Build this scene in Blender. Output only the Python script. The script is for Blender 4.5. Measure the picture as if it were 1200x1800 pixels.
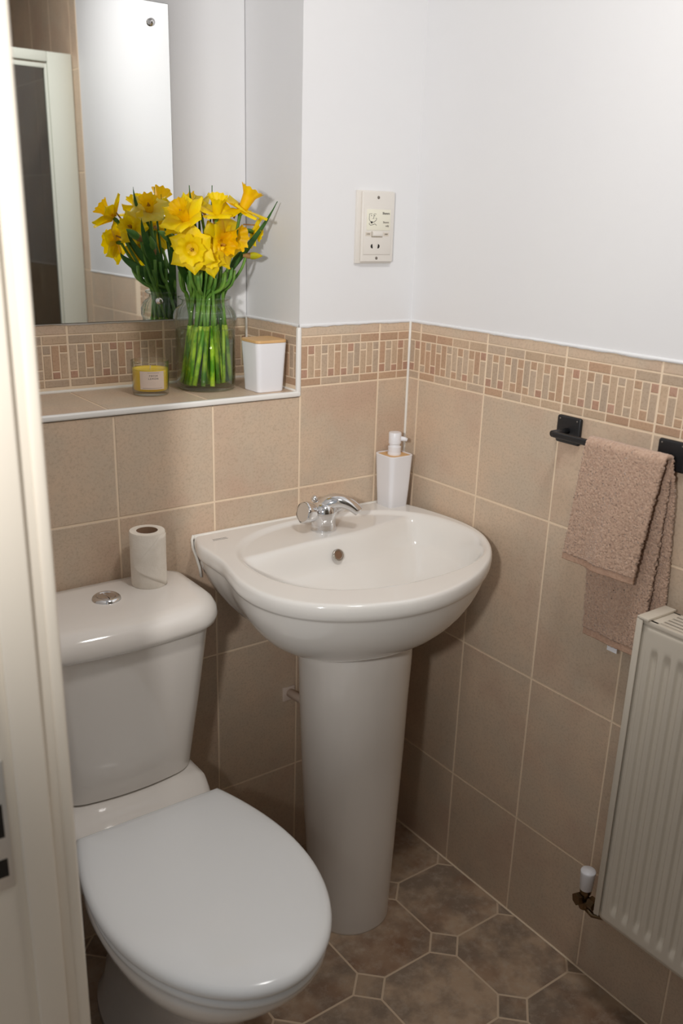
import bpy, bmesh, math, random
from mathutils import Vector, Matrix
from math import sin, cos, pi, radians, sqrt
random.seed(7)
for o in list(bpy.data.objects): bpy.data.objects.remove(o)
SC = bpy.context.scene
COL = SC.collection

# ---------------------------------------------------------------- camera
cd = bpy.data.cameras.new('camera'); cam = bpy.data.objects.new('camera', cd); COL.objects.link(cam)
RT = Vector((0.81198817, -0.5830557, 0.02685621)); UP = Vector((0.17129919, 0.28203962, 0.94398635)); FW = Vector((0.55797114, 0.76190531, -0.32888981))
mw = Matrix((( RT.x, UP.x, -FW.x, -1.30029952), (RT.y, UP.y, -FW.y, -1.52731015), (RT.z, UP.z, -FW.z, 1.44615028), (0, 0, 0, 1)))
cam.matrix_world = mw
cd.sensor_fit = 'VERTICAL'; cd.sensor_height = 36.0; cd.sensor_width = 24.0
cd.lens = 1593.129 / 1800 * 36
cd.shift_x = (600 - 591.318) / 1800
cd.shift_y = (942.987 - 900) / 1800
cd.clip_start = 0.02
cd.dof.use_dof = True; cd.dof.focus_distance = 1.75; cd.dof.aperture_fstop = 3.6
SC.camera = cam

# ---------------------------------------------------------------- world and lights
wd = bpy.data.worlds.new('world'); SC.world = wd; wd.use_nodes = True
wd.node_tree.nodes['Background'].inputs[0].default_value = (0.93, 0.96, 1.0, 1)
wd.node_tree.nodes['Background'].inputs[1].default_value = 0.30
def lamp(name, typ, loc, energy, color=(1, 1, 1), target=None, **kw):
    l = bpy.data.lights.new(name, typ); l.energy = energy; l.color = color
    for k, v in kw.items(): setattr(l, k, v)
    o = bpy.data.objects.new(name, l); COL.objects.link(o); o.location = loc
    if target is not None:
        o.rotation_euler = (Vector(target) - Vector(loc)).to_track_quat('-Z', 'Y').to_euler()
    return o
# light from the hall side, next to and above the camera, thrown up at the white walls
lamp('hall_lamp', 'SPOT', (-1.67, -1.48, 1.57), 76, (1.0, 0.98, 0.955), (-0.32, 0.0, 1.84), spot_size=radians(96), spot_blend=1.0, shadow_soft_size=0.045)
lamp('ceiling_fill', 'AREA', (-0.5, -0.98, 2.33), 7.6, (1.0, 0.97, 0.94), (-0.5, -1.02, 0), shape='DISK', size=0.22)  # unseen overhead fill, added to lift the ambient level in the room
SC.cycles.transparent_max_bounces = 24
SC.view_settings.view_transform = 'Standard'; SC.view_settings.look = 'None'
SC.view_settings.exposure = 0.0; SC.view_settings.gamma = 1.0; SC.view_settings.use_curve_mapping = False

# ---------------------------------------------------------------- helpers
def srgb(r, g, b):
    f = lambda c: (c / 255 / 12.92) if c <= 10.31 else ((c / 255 + 0.055) / 1.055) ** 2.4
    return (f(r), f(g), f(b), 1)
def tag(o, label=None, cat=None, group=None, kind=None):
    if label: o['label'] = label
    if cat: o['category'] = cat
    if group: o['group'] = group
    if kind: o['kind'] = kind
    return o
def empty(name, loc, label, cat, group=None):
    o = bpy.data.objects.new(name, None); COL.objects.link(o); o.location = loc; o.empty_display_size = 0.02
    bpy.context.view_layer.update()
    return tag(o, label, cat, group)
def link(name, me, m=None, parent=None, smooth=False, keep=True):
    o = bpy.data.objects.new(name, me); COL.objects.link(o)
    if m is not None:
        me.materials.clear(); me.materials.append(m)
    if smooth:
        me.polygons.foreach_set('use_smooth', [True] * len(me.polygons))
    if parent is not None:
        o.parent = parent
        if keep: o.matrix_parent_inverse = Matrix.Translation(-(parent.matrix_world.translation if parent.type == 'EMPTY' else parent.location))
    return o
def mesh(name, v, f, m=None, parent=None, smooth=False):
    me = bpy.data.meshes.new(name); me.from_pydata([tuple(x) for x in v], [], f)
    bm = bmesh.new(); bm.from_mesh(me); bmesh.ops.recalc_face_normals(bm, faces=bm.faces); bm.to_mesh(me); bm.free()
    return link(name, me, m, parent, smooth)
def autosmooth(o, ang=35):
    me = o.data
    me.polygons.foreach_set('use_smooth', [True] * len(me.polygons))
    bm = bmesh.new(); bm.from_mesh(me)
    for e in bm.edges:
        if len(e.link_faces) == 2 and e.calc_face_angle(0) > radians(ang): e.smooth = False
    bm.to_mesh(me); bm.free()
    return o
def subsurf(o, n=2):
    m = o.modifiers.new('s', 'SUBSURF'); m.levels = n; m.render_levels = n; return o
def box_bm(bm, lo, hi, bev=0.0, seg=2):
    r = bmesh.ops.create_cube(bm, size=1.0)
    vs = r['verts']
    for v in vs:
        v.co = Vector([(lo[i] + hi[i]) / 2 + v.co[i] * (hi[i] - lo[i]) for i in range(3)])
    if bev > 0:
        es = list({e for v in vs for e in v.link_edges})
        bmesh.ops.bevel(bm, geom=es, offset=bev, segments=seg, affect='EDGES', profile=0.5, clamp_overlap=True)
def boxes(name, lst, m, parent=None, bev=0.0, seg=2):
    bm = bmesh.new()
    for lo, hi in lst: box_bm(bm, lo, hi, bev, seg)
    me = bpy.data.meshes.new(name); bm.to_mesh(me); bm.free()
    o = link(name, me, m, parent)
    if bev > 0: autosmooth(o, 40)
    return o
def loft(name, rings, m, parent=None, cap0=True, cap1=True, smooth=True, close=True, ang=None):
    n = len(rings[0]); v = []; f = []
    for r in rings: v += [tuple(p) for p in r]
    for i in range(len(rings) - 1):
        for j in range(n if close else n - 1):
            k = (j + 1) % n
            f.append((i * n + j, i * n + k, (i + 1) * n + k, (i + 1) * n + j))
    if cap0: f.append(tuple(reversed(range(n))))
    if cap1: f.append(tuple(range((len(rings) - 1) * n, len(rings) * n)))
    o = mesh(name, v, f, m, parent, smooth)
    if ang: autosmooth(o, ang)
    return o
def circ(c, r, n=32, z=None):
    return [Vector((c[0] + r * cos(2 * pi * i / n), c[1] + r * sin(2 * pi * i / n), c[2] if z is None else z)) for i in range(n)]
def lathe(name, prof, c, m, parent=None, n=40, smooth=True, axis=None, cap0=False, cap1=False, ang=None, fn=None):
    """prof: list of (r, z). axis: direction of local z."""
    q = Vector((0, 0, 1)).rotation_difference(Vector(axis).normalized()) if axis is not None else None
    rings = []
    for r, z in prof:
        ring = []
        for i in range(n):
            a = 2 * pi * i / n
            rr = r if fn is None else fn(r, z, a)
            p = Vector((rr * cos(a), rr * sin(a), z))
            if q: p = q @ p
            ring.append(p + Vector(c))
        rings.append(ring)
    return loft(name, rings, m, parent, cap0, cap1, smooth, True, ang)
def rrect(cx, cy, hw, yb, yf, r, bow=0.0, bowr=0.0, nc=8, ns=10, z=0.0, rb=None):
    """rounded rectangle outline in plan, yb = back y, yf = front y (yf<yb); front bowed out by bow"""
    rb = r if rb is None else rb
    pts = []
    def arc(x, y, rr, a0):
        for i in range(nc + 1):
            a = a0 + (pi / 2) * i / nc
            pts.append((x + rr * cos(a), y + rr * sin(a)))
    def seg(a, b):
        for i in range(1, ns): pts.append((a[0] + (b[0] - a[0]) * i / ns, a[1] + (b[1] - a[1]) * i / ns))
    arc(hw - rb, yb - rb, rb, 0); seg((hw - rb, yb), (-hw + rb, yb)); arc(-hw + rb, yb - rb, rb, pi / 2)
    seg((-hw, yb - rb), (-hw, yf + r)); arc(-hw + r, yf + r, r, pi); seg((-hw + r, yf), (hw - r, yf)); arc(hw - r, yf + r, r, 1.5 * pi); seg((hw, yf + r), (hw, yb - rb))
    out = []
    for x, y in pts:
        t = max(0.0, min(1.0, (yb - y) / (yb - yf)))
        y2 = y - bow * (1 - (x / hw) ** 2) * t
        out.append(Vector((cx + x, cy + y2, z)))
    return out
def tube(name, pts, rad, m, parent=None, n=10, cap=True, smooth=True):
    pts = [Vector(p) for p in pts]; N = len(pts)
    if not hasattr(rad, '__len__'): rad = [rad] * N
    rings = []; prev = None
    for i, p in enumerate(pts):
        t = (pts[min(i + 1, N - 1)] - pts[max(i - 1, 0)]).normalized()
        if prev is None:
            a = Vector((0, 0, 1)) if abs(t.z) < 0.9 else Vector((1, 0, 0))
            prev = t.cross(a).normalized()
        u = (prev - t * prev.dot(t)).normalized(); w = t.cross(u); prev = u
        rings.append([p + (u * cos(2 * pi * k / n) + w * sin(2 * pi * k / n)) * rad[i] for k in range(n)])
    return loft(name, rings, m, parent, cap, cap, smooth)
def bez(a, b, c, d, n=12):
    a, b, c, d = map(Vector, (a, b, c, d)); out = []
    for i in range(n + 1):
        t = i / n; s = 1 - t
        out.append(a * s ** 3 + b * 3 * s * s * t + c * 3 * s * t * t + d * t ** 3)
    return out
def text(name, s, loc, size, m, parent, rot, depth=0.0002, align='CENTER', sx=1.0, spacing=1.0):
    cu = bpy.data.curves.new(name, 'FONT'); cu.body = s; cu.size = size; cu.align_x = align; cu.align_y = 'CENTER'; cu.extrude = depth
    cu.space_character = spacing; cu.resolution_u = 3
    o = bpy.data.objects.new(name, cu); COL.objects.link(o)
    bpy.context.view_layer.update()
    me = bpy.data.meshes.new_from_object(o.evaluated_get(bpy.context.evaluated_depsgraph_get()))
    bpy.data.objects.remove(o)
    me.transform(Matrix.Translation(Vector(loc)) @ rot.to_4x4() @ Matrix.Diagonal((sx, 1, 1, 1)))
    return link(name, me, m, parent)

# ---------------------------------------------------------------- materials
def mat(name, col, rough=0.5, metal=0.0, spec=0.5, trans=0.0, ior=1.45, coat=0.0, sss=0.0):
    m = bpy.data.materials.new(name); m.use_nodes = True
    b = m.node_tree.nodes['Principled BSDF']
    b.inputs['Base Color'].default_value = col; b.inputs['Roughness'].default_value = rough; b.inputs['Metallic'].default_value = metal
    b.inputs['Specular IOR Level'].default_value = spec; b.inputs['Transmission Weight'].default_value = trans; b.inputs['IOR'].default_value = ior
    b.inputs['Coat Weight'].default_value = coat
    b.inputs['Coat Roughness'].default_value = 0.04
    if sss: b.inputs['Subsurface Weight'].default_value = sss; b.inputs['Subsurface Scale'].default_value = 0.01
    return m
def nd(m, t, **kw):
    n = m.node_tree.nodes.new(t)
    for k, v in kw.items(): setattr(n, k, v)
    return n
def lk(m, a, b): m.node_tree.links.new(a, b)
def noisy(m, scale, c1, c2, lo=0.35, hi=0.65, detail=6, bump=0.0, bscale=None, rnd=True, c3=None, s3=3.0, speck=None, tint=0.0, rough=None):
    """two to three colours mixed by object-space noise, optional fine speckle, bump and per-piece tint"""
    b = m.node_tree.nodes['Principled BSDF']
    tc = nd(m, 'ShaderNodeTexCoord'); oi = nd(m, 'ShaderNodeObjectInfo')
    vm = nd(m, 'ShaderNodeVectorMath', operation='MULTIPLY_ADD')
    cb = nd(m, 'ShaderNodeCombineXYZ')
    for i in range(3): lk(m, oi.outputs['Random'], cb.inputs[i])
    vm.inputs[1].default_value = (37, 19, 53) if rnd else (0, 0, 0)
    lk(m, cb.outputs[0], vm.inputs[0]); lk(m, tc.outputs['Object'], vm.inputs[2])
    def noise(sc, det, l, h, ro=0.6):
        n = nd(m, 'ShaderNodeTexNoise'); n.inputs['Scale'].default_value = sc; n.inputs['Detail'].default_value = det; n.inputs['Roughness'].default_value = ro
        lk(m, vm.outputs[0], n.inputs['Vector'])
        r = nd(m, 'ShaderNodeMapRange'); r.inputs[1].default_value = l; r.inputs[2].default_value = h
        lk(m, n.outputs['Fac'], r.inputs[0]); return n, r
    n1, r1 = noise(scale, detail, lo, hi)
    mx = nd(m, 'ShaderNodeMix', data_type='RGBA'); mx.inputs[6].default_value = c1; mx.inputs[7].default_value = c2
    lk(m, r1.outputs[0], mx.inputs[0]); out = mx.outputs[2]
    if c3 is not None:
        n3, r3 = noise(s3, 3, 0.5, 0.72)
        m3 = nd(m, 'ShaderNodeMix', data_type='RGBA'); lk(m, out, m3.inputs[6]); m3.inputs[7].default_value = c3; lk(m, r3.outputs[0], m3.inputs[0]); out = m3.outputs[2]
    if speck:
        n4, r4 = noise(speck[0], 4, 0.48, 0.74, 0.7)
        m4 = nd(m, 'ShaderNodeMix', data_type='RGBA'); lk(m, out, m4.inputs[6]); m4.inputs[7].default_value = speck[1]
        mm = nd(m, 'ShaderNodeMath', operation='MULTIPLY'); mm.inputs[1].default_value = speck[2]; lk(m, r4.outputs[0], mm.inputs[0]); lk(m, mm.outputs[0], m4.inputs[0]); out = m4.outputs[2]
    if tint:
        hs = nd(m, 'ShaderNodeHueSaturation'); lk(m, out, hs.inputs['Color'])
        a = nd(m, 'ShaderNodeMapRange'); a.inputs[3].default_value = 1 - tint; a.inputs[4].default_value = 1 + tint; lk(m, oi.outputs['Random'], a.inputs[0]); lk(m, a.outputs[0], hs.inputs['Value'])
        out = hs.outputs[0]
    lk(m, out, b.inputs['Base Color'])
    if bump:
        nb, rb = noise(bscale or scale * 8, 5, 0, 1)
        bp = nd(m, 'ShaderNodeBump'); bp.inputs['Strength'].default_value = bump; bp.inputs['Distance'].default_value = 0.001
        lk(m, nb.outputs['Fac'], bp.inputs['Height']); lk(m, bp.outputs[0], b.inputs['Normal'])
    return m
M = {}
M['tile'] = noisy(mat('wall tile', (1, 1, 1, 1), 0.42, spec=0.45), 9, srgb(202, 184, 163), srgb(214, 189, 164), bump=0.25, bscale=220, c3=srgb(202, 174, 152), s3=6, speck=(210, srgb(164, 141, 118), 0.5), tint=0.04)
for k, c1, c2 in (('mos_a', (194, 170, 144), (204, 178, 152)), ('mos_b', (192, 162, 134), (190, 156, 130)), ('mos_c', (188, 168, 148), (198, 176, 152)), ('mos_d', (188, 152, 132), (184, 144, 122))):
    M[k] = noisy(mat(k, (1, 1, 1, 1), 0.42, spec=0.45), 14, srgb(*c1), srgb(*c2), bump=0.3, bscale=200, speck=(240, srgb(140, 108, 84), 0.4), tint=0.07)
M['grout'] = mat('cream grout', srgb(240, 219, 192), 0.8)
M['plaster'] = noisy(mat('white emulsion', (1, 1, 1, 1), 0.55), 2.5, srgb(229, 229, 231), srgb(231, 231, 232), bump=0.12, bscale=120, rnd=False)
M['silicone'] = mat('white silicone', srgb(236, 232, 224), 0.35)
M['trimwhite'] = mat('white plastic trim', srgb(238, 236, 232), 0.25)
M['floor'] = noisy(mat('floor tile', (1, 1, 1, 1), 0.45, spec=0.4), 12, srgb(138, 121, 105), srgb(178, 154, 130), lo=0.42, hi=0.60, bump=0.3, bscale=90, c3=srgb(136, 104, 82), s3=7, speck=(45, srgb(184, 168, 150), 0.6), tint=0.10)
M['floorgrout'] = mat('floor grout', srgb(206, 184, 158), 0.8)
M['ceramic'] = mat('white glazed ceramic', srgb(232, 229, 224), 0.10, spec=0.55, coat=0.3)
M['ceramic_wc'] = mat('white glazed ceramic of the toilet', srgb(230, 224, 217), 0.09, spec=0.5, coat=0.3)
M['seat'] = mat('white plastic toilet seat', srgb(236, 237, 237), 0.16, spec=0.5)
M['chrome'] = mat('chrome', (0.78, 0.78, 0.79, 1), 0.07, metal=1.0)
M['chrome_dull'] = mat('worn chrome', (0.5, 0.47, 0.43, 1), 0.22, metal=1.0)
M['clearknob'] = mat('smoky clear cap', srgb(190, 178, 165), 0.1, spec=0.8)
M['dark'] = mat('dark hole', srgb(30, 26, 22), 0.7)
M['black'] = mat('black powder coat', srgb(34, 34, 36), 0.38, spec=0.5)
M['whiteplastic'] = mat('matt white plastic', srgb(236, 236, 240), 0.32)
M['creamplastic'] = mat('cream plastic', srgb(226, 221, 214), 0.3)
M['creamface'] = mat('yellowed cream panel', srgb(232, 229, 212), 0.3)
M['ink'] = mat('black print', srgb(38, 36, 36), 0.6)
M['inkgrey'] = mat('grey print', srgb(120, 112, 104), 0.6)
M['paper'] = noisy(mat('toilet paper', (1, 1, 1, 1), 0.95, spec=0.1), 60, srgb(238, 230, 218), srgb(232, 223, 210), bump=0.6, bscale=300, rnd=False)
M['card'] = mat('brown card core', srgb(120, 92, 70), 0.9)
M['wax'] = mat('yellow wax', srgb(255, 216, 70), 0.35, sss=0.2)
M['label'] = mat('pale paper label', srgb(224, 206, 192), 0.7)
M['radiator'] = mat('cream radiator enamel', srgb(214, 205, 190), 0.33)
M['brass'] = mat('tarnished brass', (0.20, 0.14, 0.08, 1), 0.3, metal=1.0)
M['jamb'] = mat('cream gloss paint', srgb(238, 229, 214), 0.28)
M['frame'] = mat('off white coated aluminium', srgb(226, 228, 216), 0.35)
M['mirror'] = mat('mirror silver', (0.88, 0.90, 0.90, 1), 0.0, metal=1.0)
M['mirroredge'] = mat('dark mirror edge', srgb(70, 76, 72), 0.2)
def bamboo():
    m = mat('bamboo', (1, 1, 1, 1), 0.45); b = m.node_tree.nodes['Principled BSDF']
    tc = nd(m, 'ShaderNodeTexCoord'); mp = nd(m, 'ShaderNodeMapping'); mp.inputs['Scale'].default_value = (30, 260, 60)
    n = nd(m, 'ShaderNodeTexNoise'); n.inputs['Scale'].default_value = 1.0; n.inputs['Detail'].default_value = 4
    mx = nd(m, 'ShaderNodeMix', data_type='RGBA'); mx.inputs[6].default_value = srgb(206, 160, 106); mx.inputs[7].default_value = srgb(232, 192, 138)
    lk(m, tc.outputs['Object'], mp.inputs[0]); lk(m, mp.outputs[0], n.inputs[0]); lk(m, n.outputs['Fac'], mx.inputs[0]); lk(m, mx.outputs[2], b.inputs['Base Color'])
    return m
M['bamboo'] = bamboo()
def thin_glass(name, tint, gloss=0.10, rough=0.02):
    m = bpy.data.materials.new(name); m.use_nodes = True; nt = m.node_tree; nt.nodes.clear()
    o = nt.nodes.new('ShaderNodeOutputMaterial'); t = nt.nodes.new('ShaderNodeBsdfTransparent'); t.inputs[0].default_value = tint
    g = nt.nodes.new('ShaderNodeBsdfGlossy'); g.inputs['Roughness'].default_value = rough; g.inputs['Color'].default_value = (1, 1, 1, 1)
    lw = nt.nodes.new('ShaderNodeLayerWeight'); lw.inputs['Blend'].default_value = 0.5
    pw = nt.nodes.new('ShaderNodeMath'); pw.operation = 'POWER'; pw.inputs[1].default_value = 3.0; nt.links.new(lw.outputs['Facing'], pw.inputs[0])
    ma = nt.nodes.new('ShaderNodeMath'); ma.operation = 'MULTIPLY_ADD'; ma.inputs[1].default_value = 0.75; ma.inputs[2].default_value = gloss; ma.use_clamp = True
    mx = nt.nodes.new('ShaderNodeMixShader')
    nt.links.new(pw.outputs[0], ma.inputs[0]); nt.links.new(ma.outputs[0], mx.inputs[0]); tm = nt.nodes.new('ShaderNodeMix'); tm.data_type = 'RGBA'; tm.inputs[6].default_value = tint; tm.inputs[7].default_value = (tint[0] * 0.45, tint[1] * 0.5, tint[2] * 0.45, 1)
    nt.links.new(pw.outputs[0], tm.inputs[0]); nt.links.new(tm.outputs[2], t.inputs[0]); nt.links.new(t.outputs[0], mx.inputs[1]); nt.links.new(g.outputs[0], mx.inputs[2]); nt.links.new(mx.outputs[0], o.inputs[0])
    return m
M['glass'] = thin_glass('clear jar glass', (0.93, 0.955, 0.925, 1), 0.05)
M['candleglass'] = thin_glass('clear candle glass', (0.98, 0.985, 0.97, 1), 0.03)
M['showerglass'] = thin_glass('tinted shower glass', (0.62, 0.62, 0.60, 1), 0.04)
M['water'] = thin_glass('greenish water', (0.86, 0.93, 0.70, 1), 0.01)
M['petal'] = noisy(mat('yellow petal', (1, 1, 1, 1), 0.5, sss=0.0), 60, srgb(255, 232, 10), srgb(255, 222, 0), rnd=True)
M['petalpale'] = noisy(mat('pale yellow petal', (1, 1, 1, 1), 0.5), 60, srgb(250, 236, 110), srgb(252, 226, 70), rnd=True)
M['corona'] = noisy(mat('deep yellow trumpet', (1, 1, 1, 1), 0.5), 80, srgb(255, 216, 0), srgb(255, 202, 0), rnd=True)
M['stamen'] = mat('ochre stamen', srgb(190, 140, 40), 0.7)
M['leaf'] = noisy(mat('leaf green', (1, 1, 1, 1), 0.45), 30, srgb(44, 96, 34), srgb(78, 124, 48), rnd=True)
M['stem'] = noisy(mat('stem green', (1, 1, 1, 1), 0.42), 30, srgb(78, 128, 52), srgb(118, 160, 60), rnd=True)
M['stemlow'] = noisy(mat('pale green stem', (1, 1, 1, 1), 0.4), 25, srgb(84, 138, 30), srgb(176, 200, 64), lo=0.42, hi=0.58, rnd=True, tint=0.3)
M['spathe'] = noisy(mat('papery brown spathe', (1, 1, 1, 1), 0.8), 60, srgb(140, 100, 56), srgb(170, 132, 80), rnd=True)
M['bud'] = noisy(mat('greenish yellow bud', (1, 1, 1, 1), 0.5), 60, srgb(196, 196, 20), srgb(236, 214, 20), rnd=True)
def translucent(m, f):
    nt = m.node_tree; b = nt.nodes['Principled BSDF']; o = [n for n in nt.nodes if n.type == 'OUTPUT_MATERIAL'][0]
    t = nt.nodes.new('ShaderNodeBsdfTranslucent'); mx = nt.nodes.new('ShaderNodeMixShader'); mx.inputs[0].default_value = f
    src = b.inputs['Base Color'].links[0].from_socket; nt.links.new(src, t.inputs[0])
    nt.links.new(b.outputs[0], mx.inputs[1]); nt.links.new(t.outputs[0], mx.inputs[2]); nt.links.new(mx.outputs[0], o.inputs[0])
for k_ in ('petal', 'petalpale', 'corona', 'bud'): translucent(M[k_], 0.35)
translucent(M['leaf'], 0.15)
def towel_mat():
    m = mat('taupe terry', (1, 1, 1, 1), 0.95, spec=0.1)
    noisy(m, 220, srgb(176, 144, 124), srgb(206, 176, 154), lo=0.3, hi=0.7, bump=1.0, bscale=420, rnd=False)
    b = m.node_tree.nodes['Principled BSDF']; b.inputs['Sheen Weight'].default_value = 0.4; b.inputs['Sheen Roughness'].default_value = 0.5
    return m
M['towel'] = towel_mat()
M['hem'] = noisy(mat('flat woven hem', (1, 1, 1, 1), 0.9, spec=0.1), 200, srgb(180, 146, 126), srgb(196, 164, 142), bump=0.3, bscale=500, rnd=False)

# ---------------------------------------------------------------- room constants
ZT, ZB, ZS = 1.2455, 1.126, 1.1165           # tile top, border bottom, niche shelf
Z1, Z2, Z3 = 0.9141, 0.5785, 0.2429          # horizontal joints
D = 0.2053                                   # niche depth
NX = -0.288                                  # niche right side
J0 = 0.0355; E0 = 0.0833; W = 0.2            # vertical joints
ZC = 2.36; XL = -1.0; YE = -2.35
G = 0.0042
DECK_JOINT = 0.0012

tile_cache = {}
def tile_mesh(w, h, ch=0.0009, dp=0.004):
    k = (round(w, 4), round(h, 4), ch)
    if k in tile_cache: return tile_cache[k]
    a, b = w / 2, h / 2
    v = [(-a, -b, -dp), (a, -b, -dp), (a, b, -dp), (-a, b, -dp), (-a, -b, -ch * .6), (a, -b, -ch * .6), (a, b, -ch * .6), (-a, b, -ch * .6),
         (-a + ch, -b + ch, 0), (a - ch, -b + ch, 0), (a - ch, b - ch, 0), (-a + ch, b - ch, 0)]
    f = [(0, 3, 2, 1), (0, 1, 5, 4), (1, 2, 6, 5), (2, 3, 7, 6), (3, 0, 4, 7), (4, 5, 9, 8), (5, 6, 10, 9), (6, 7, 11, 10), (7, 4, 8, 11), (8, 9, 10, 11)]
    me = bpy.data.meshes.new('tile'); me.from_pydata(v, [], f)
    tile_cache[k] = me; return me
def place_tile(name, parent, F, u0, u1, v0, v1, m, g=G, lift=0.0):
    """F = (origin, u, v, n) frame of the wall face"""
    w, h = u1 - u0 - g, v1 - v0 - g
    if w <= 0.002 or h <= 0.002: return
    me = tile_mesh(w, h)
    if not me.materials: me.materials.append(None)
    o = bpy.data.objects.new(name, me); COL.objects.link(o)
    o.material_slots[0].link = 'OBJECT'; o.material_slots[0].material = m
    O, U, V, N = F
    c = O + U * ((u0 + u1) / 2) + V * ((v0 + v1) / 2) + N * lift
    o.parent = parent
    o.matrix_local = Matrix.Translation(-parent.location) @ Matrix(((U.x, V.x, N.x, c.x), (U.y, V.y, N.y, c.y), (U.z, V.z, N.z, c.z), (0, 0, 0, 1)))
    return o
def border(parent, F, u0, u1, joints, z0=ZB, z1=ZT):
    """decorative border between u0..u1 with full tiles delimited by joints; pieces clipped to [u0,u1]"""
    H = z1 - z0
    za = z1 - 0.165 * H; zb_ = z1 - 0.315 * H; zc = z1 - 0.865 * H
    g = 0.0028
    js = sorted(joints)
    rr = random.Random(int(abs(u0 * 1000)) + int(abs(F[0].x * 100)))
    def put(name, a, b, c, d, m):
        a2, b2 = max(a, u0), min(b, u1)
        if b2 - a2 > 0.005: place_tile(name, parent, F, a2, b2, c, d, m, g)
    for a, b in zip(js[:-1], js[1:]):
        A, B = a + 0.0009, b - 0.0009; w = B - A
        if B < u0 or A > u1: continue
        put('border_band', A, B, za, z1, M['tile'])
        for i in range(4):
            put('mosaic_brick', A + w * i / 4, A + w * (i + 1) / 4, zb_, za, M[rr.choice(['mos_a', 'mos_b', 'mos_a', 'mos_c'])])
            put('mosaic_brick', A + w * i / 4, A + w * (i + 1) / 4, z0, zc, M[rr.choice(['mos_a', 'mos_b', 'mos_b', 'mos_c'])])
        for i in range(12):
            x0, x1 = A + w * i / 12, A + w * (i + 1) / 12
            s = 0.017 + rr.uniform(-0.002, 0.002)
            slat = M[rr.choice(['mos_a', 'mos_c', 'mos_c', 'mos_a', 'mos_b'])]; sq = M[rr.choice(['mos_b', 'mos_d', 'mos_c', 'mos_b'])]
            if i % 2: put('mosaic_square', x0, x1, zb_ - s, zb_, sq); put('mosaic_slat', x0, x1, zc, zb_ - s, slat)
            else: put('mosaic_square', x0, x1, zc, zc + s, sq); put('mosaic_slat', x0, x1, zc + s, zb_, slat)
def ragged(name, F, u0, u1, v, m, n=90, h=0.0045, seed=1):
    """paint and caulk bead along the tile top with an uneven lower edge"""
    rr = random.Random(seed); O, U, V, N = F; vs = []; f = []
    off = 0
    for i in range(n + 1):
        u = u0 + (u1 - u0) * i / n; off = 0.8 * off + rr.uniform(-0.0007, 0.0007)
        lo = -0.0016 + off
        for (dv, dn) in ((lo, -0.001), (lo + 0.0006, 0.0014), (h * 0.55, 0.0018), (h, 0.0), (h, -0.003)):
            vs.append(O + U * u + V * (v + dv) + N * dn)
    for i in range(n):
        for k in range(4):
            a = i * 5 + k; f.append((a, a + 5, a + 6, a + 1))
    o = mesh(name, vs, f, m, None, True); return tag(o, kind='structure')
FR = (Vector((0, 0, 0)), Vector((0, -1, 0)), Vector((0, 0, 1)), Vector((-1, 0, 0)))        # right wall, u = distance from corner
FB = (Vector((0, 0, 0)), Vector((1, 0, 0)), Vector((0, 0, 1)), Vector((0, -1, 0)))         # back wall, u = x
FN = (Vector((0, D, 0)), Vector((1, 0, 0)), Vector((0, 0, 1)), Vector((0, -1, 0)))         # niche back
FS = (Vector((NX, 0, 0)), Vector((0, -1, 0)), Vector((0, 0, 1)), Vector((-1, 0, 0)))       # niche right reveal
FL = (Vector((0, 0, ZS)), Vector((1, 0, 0)), Vector((0, 1, 0)), Vector((0, 0, 1)))         # ledge
FE = (Vector((0, YE, 0)), Vector((1, 0, 0)), Vector((0, 0, 1)), Vector((0, 1, 0)))         # shower end wall

def wall(name, lst):
    return tag(boxes(name, lst, M['plaster']), kind='structure')
def grout(parent, lst, m=None): return boxes('grout', lst, m or M['grout'], parent)
R = DECK_JOINT
# right wall -----------------------------------------------------
wr = wall('wall_right', [((0.0015, YE, ZT), (0.12, D + 0.12, ZC)), ((0.008, YE, 0), (0.12, D + 0.12, ZT))])
grout(wr, [((R, -1.43, 0), (0.008, 0.0, ZT)), ((R - 0.001, YE, 0), (0.0085, -1.432, ZC))])
jr = [J0 + W * k for k in range(-1, 8)]
for a, b in zip(jr[:-1], jr[1:]):
    a2, b2 = max(a, 0.0), min(b, 1.43)
    for v0, v1 in ((0.0, Z3), (Z3, Z2), (Z2, Z1), (Z1, ZB)): place_tile('tile', wr, FR, a2, b2, v0, v1, M['tile'])
border(wr, FR, 0.0, 1.0, jr)
for a, b in zip(jr[:-1], jr[1:]):
    if a >= 0.99: place_tile('tile', wr, FR, a, min(b, 1.43), ZB, ZT, M['tile'])
ys = [1.432, 1.49, 1.69, 1.89, 2.09, 2.29, 2.35]; zs = [0, Z3, Z2, Z1, 1.25, 1.586, 1.92, 2.26, ZC]
for a, b in zip(ys[:-1], ys[1:]):
    for c, d in zip(zs[:-1], zs[1:]): place_tile('tile', wr, FR, a, b, c, d, M['tile'], lift=0.001)
# shower end wall
we = wall('wall_shower_end', [((XL, YE - 0.1, 0), (0.1, YE - 0.005, ZC))])
grout(we, [((XL, YE - 0.005, 0), (0, YE - R, ZC))])
for i in range(5):
    for c, d in zip(zs[:-1], zs[1:]): place_tile('tile', we, FE, -W * (i + 1), -W * i, c, d, M['tile'])
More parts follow.
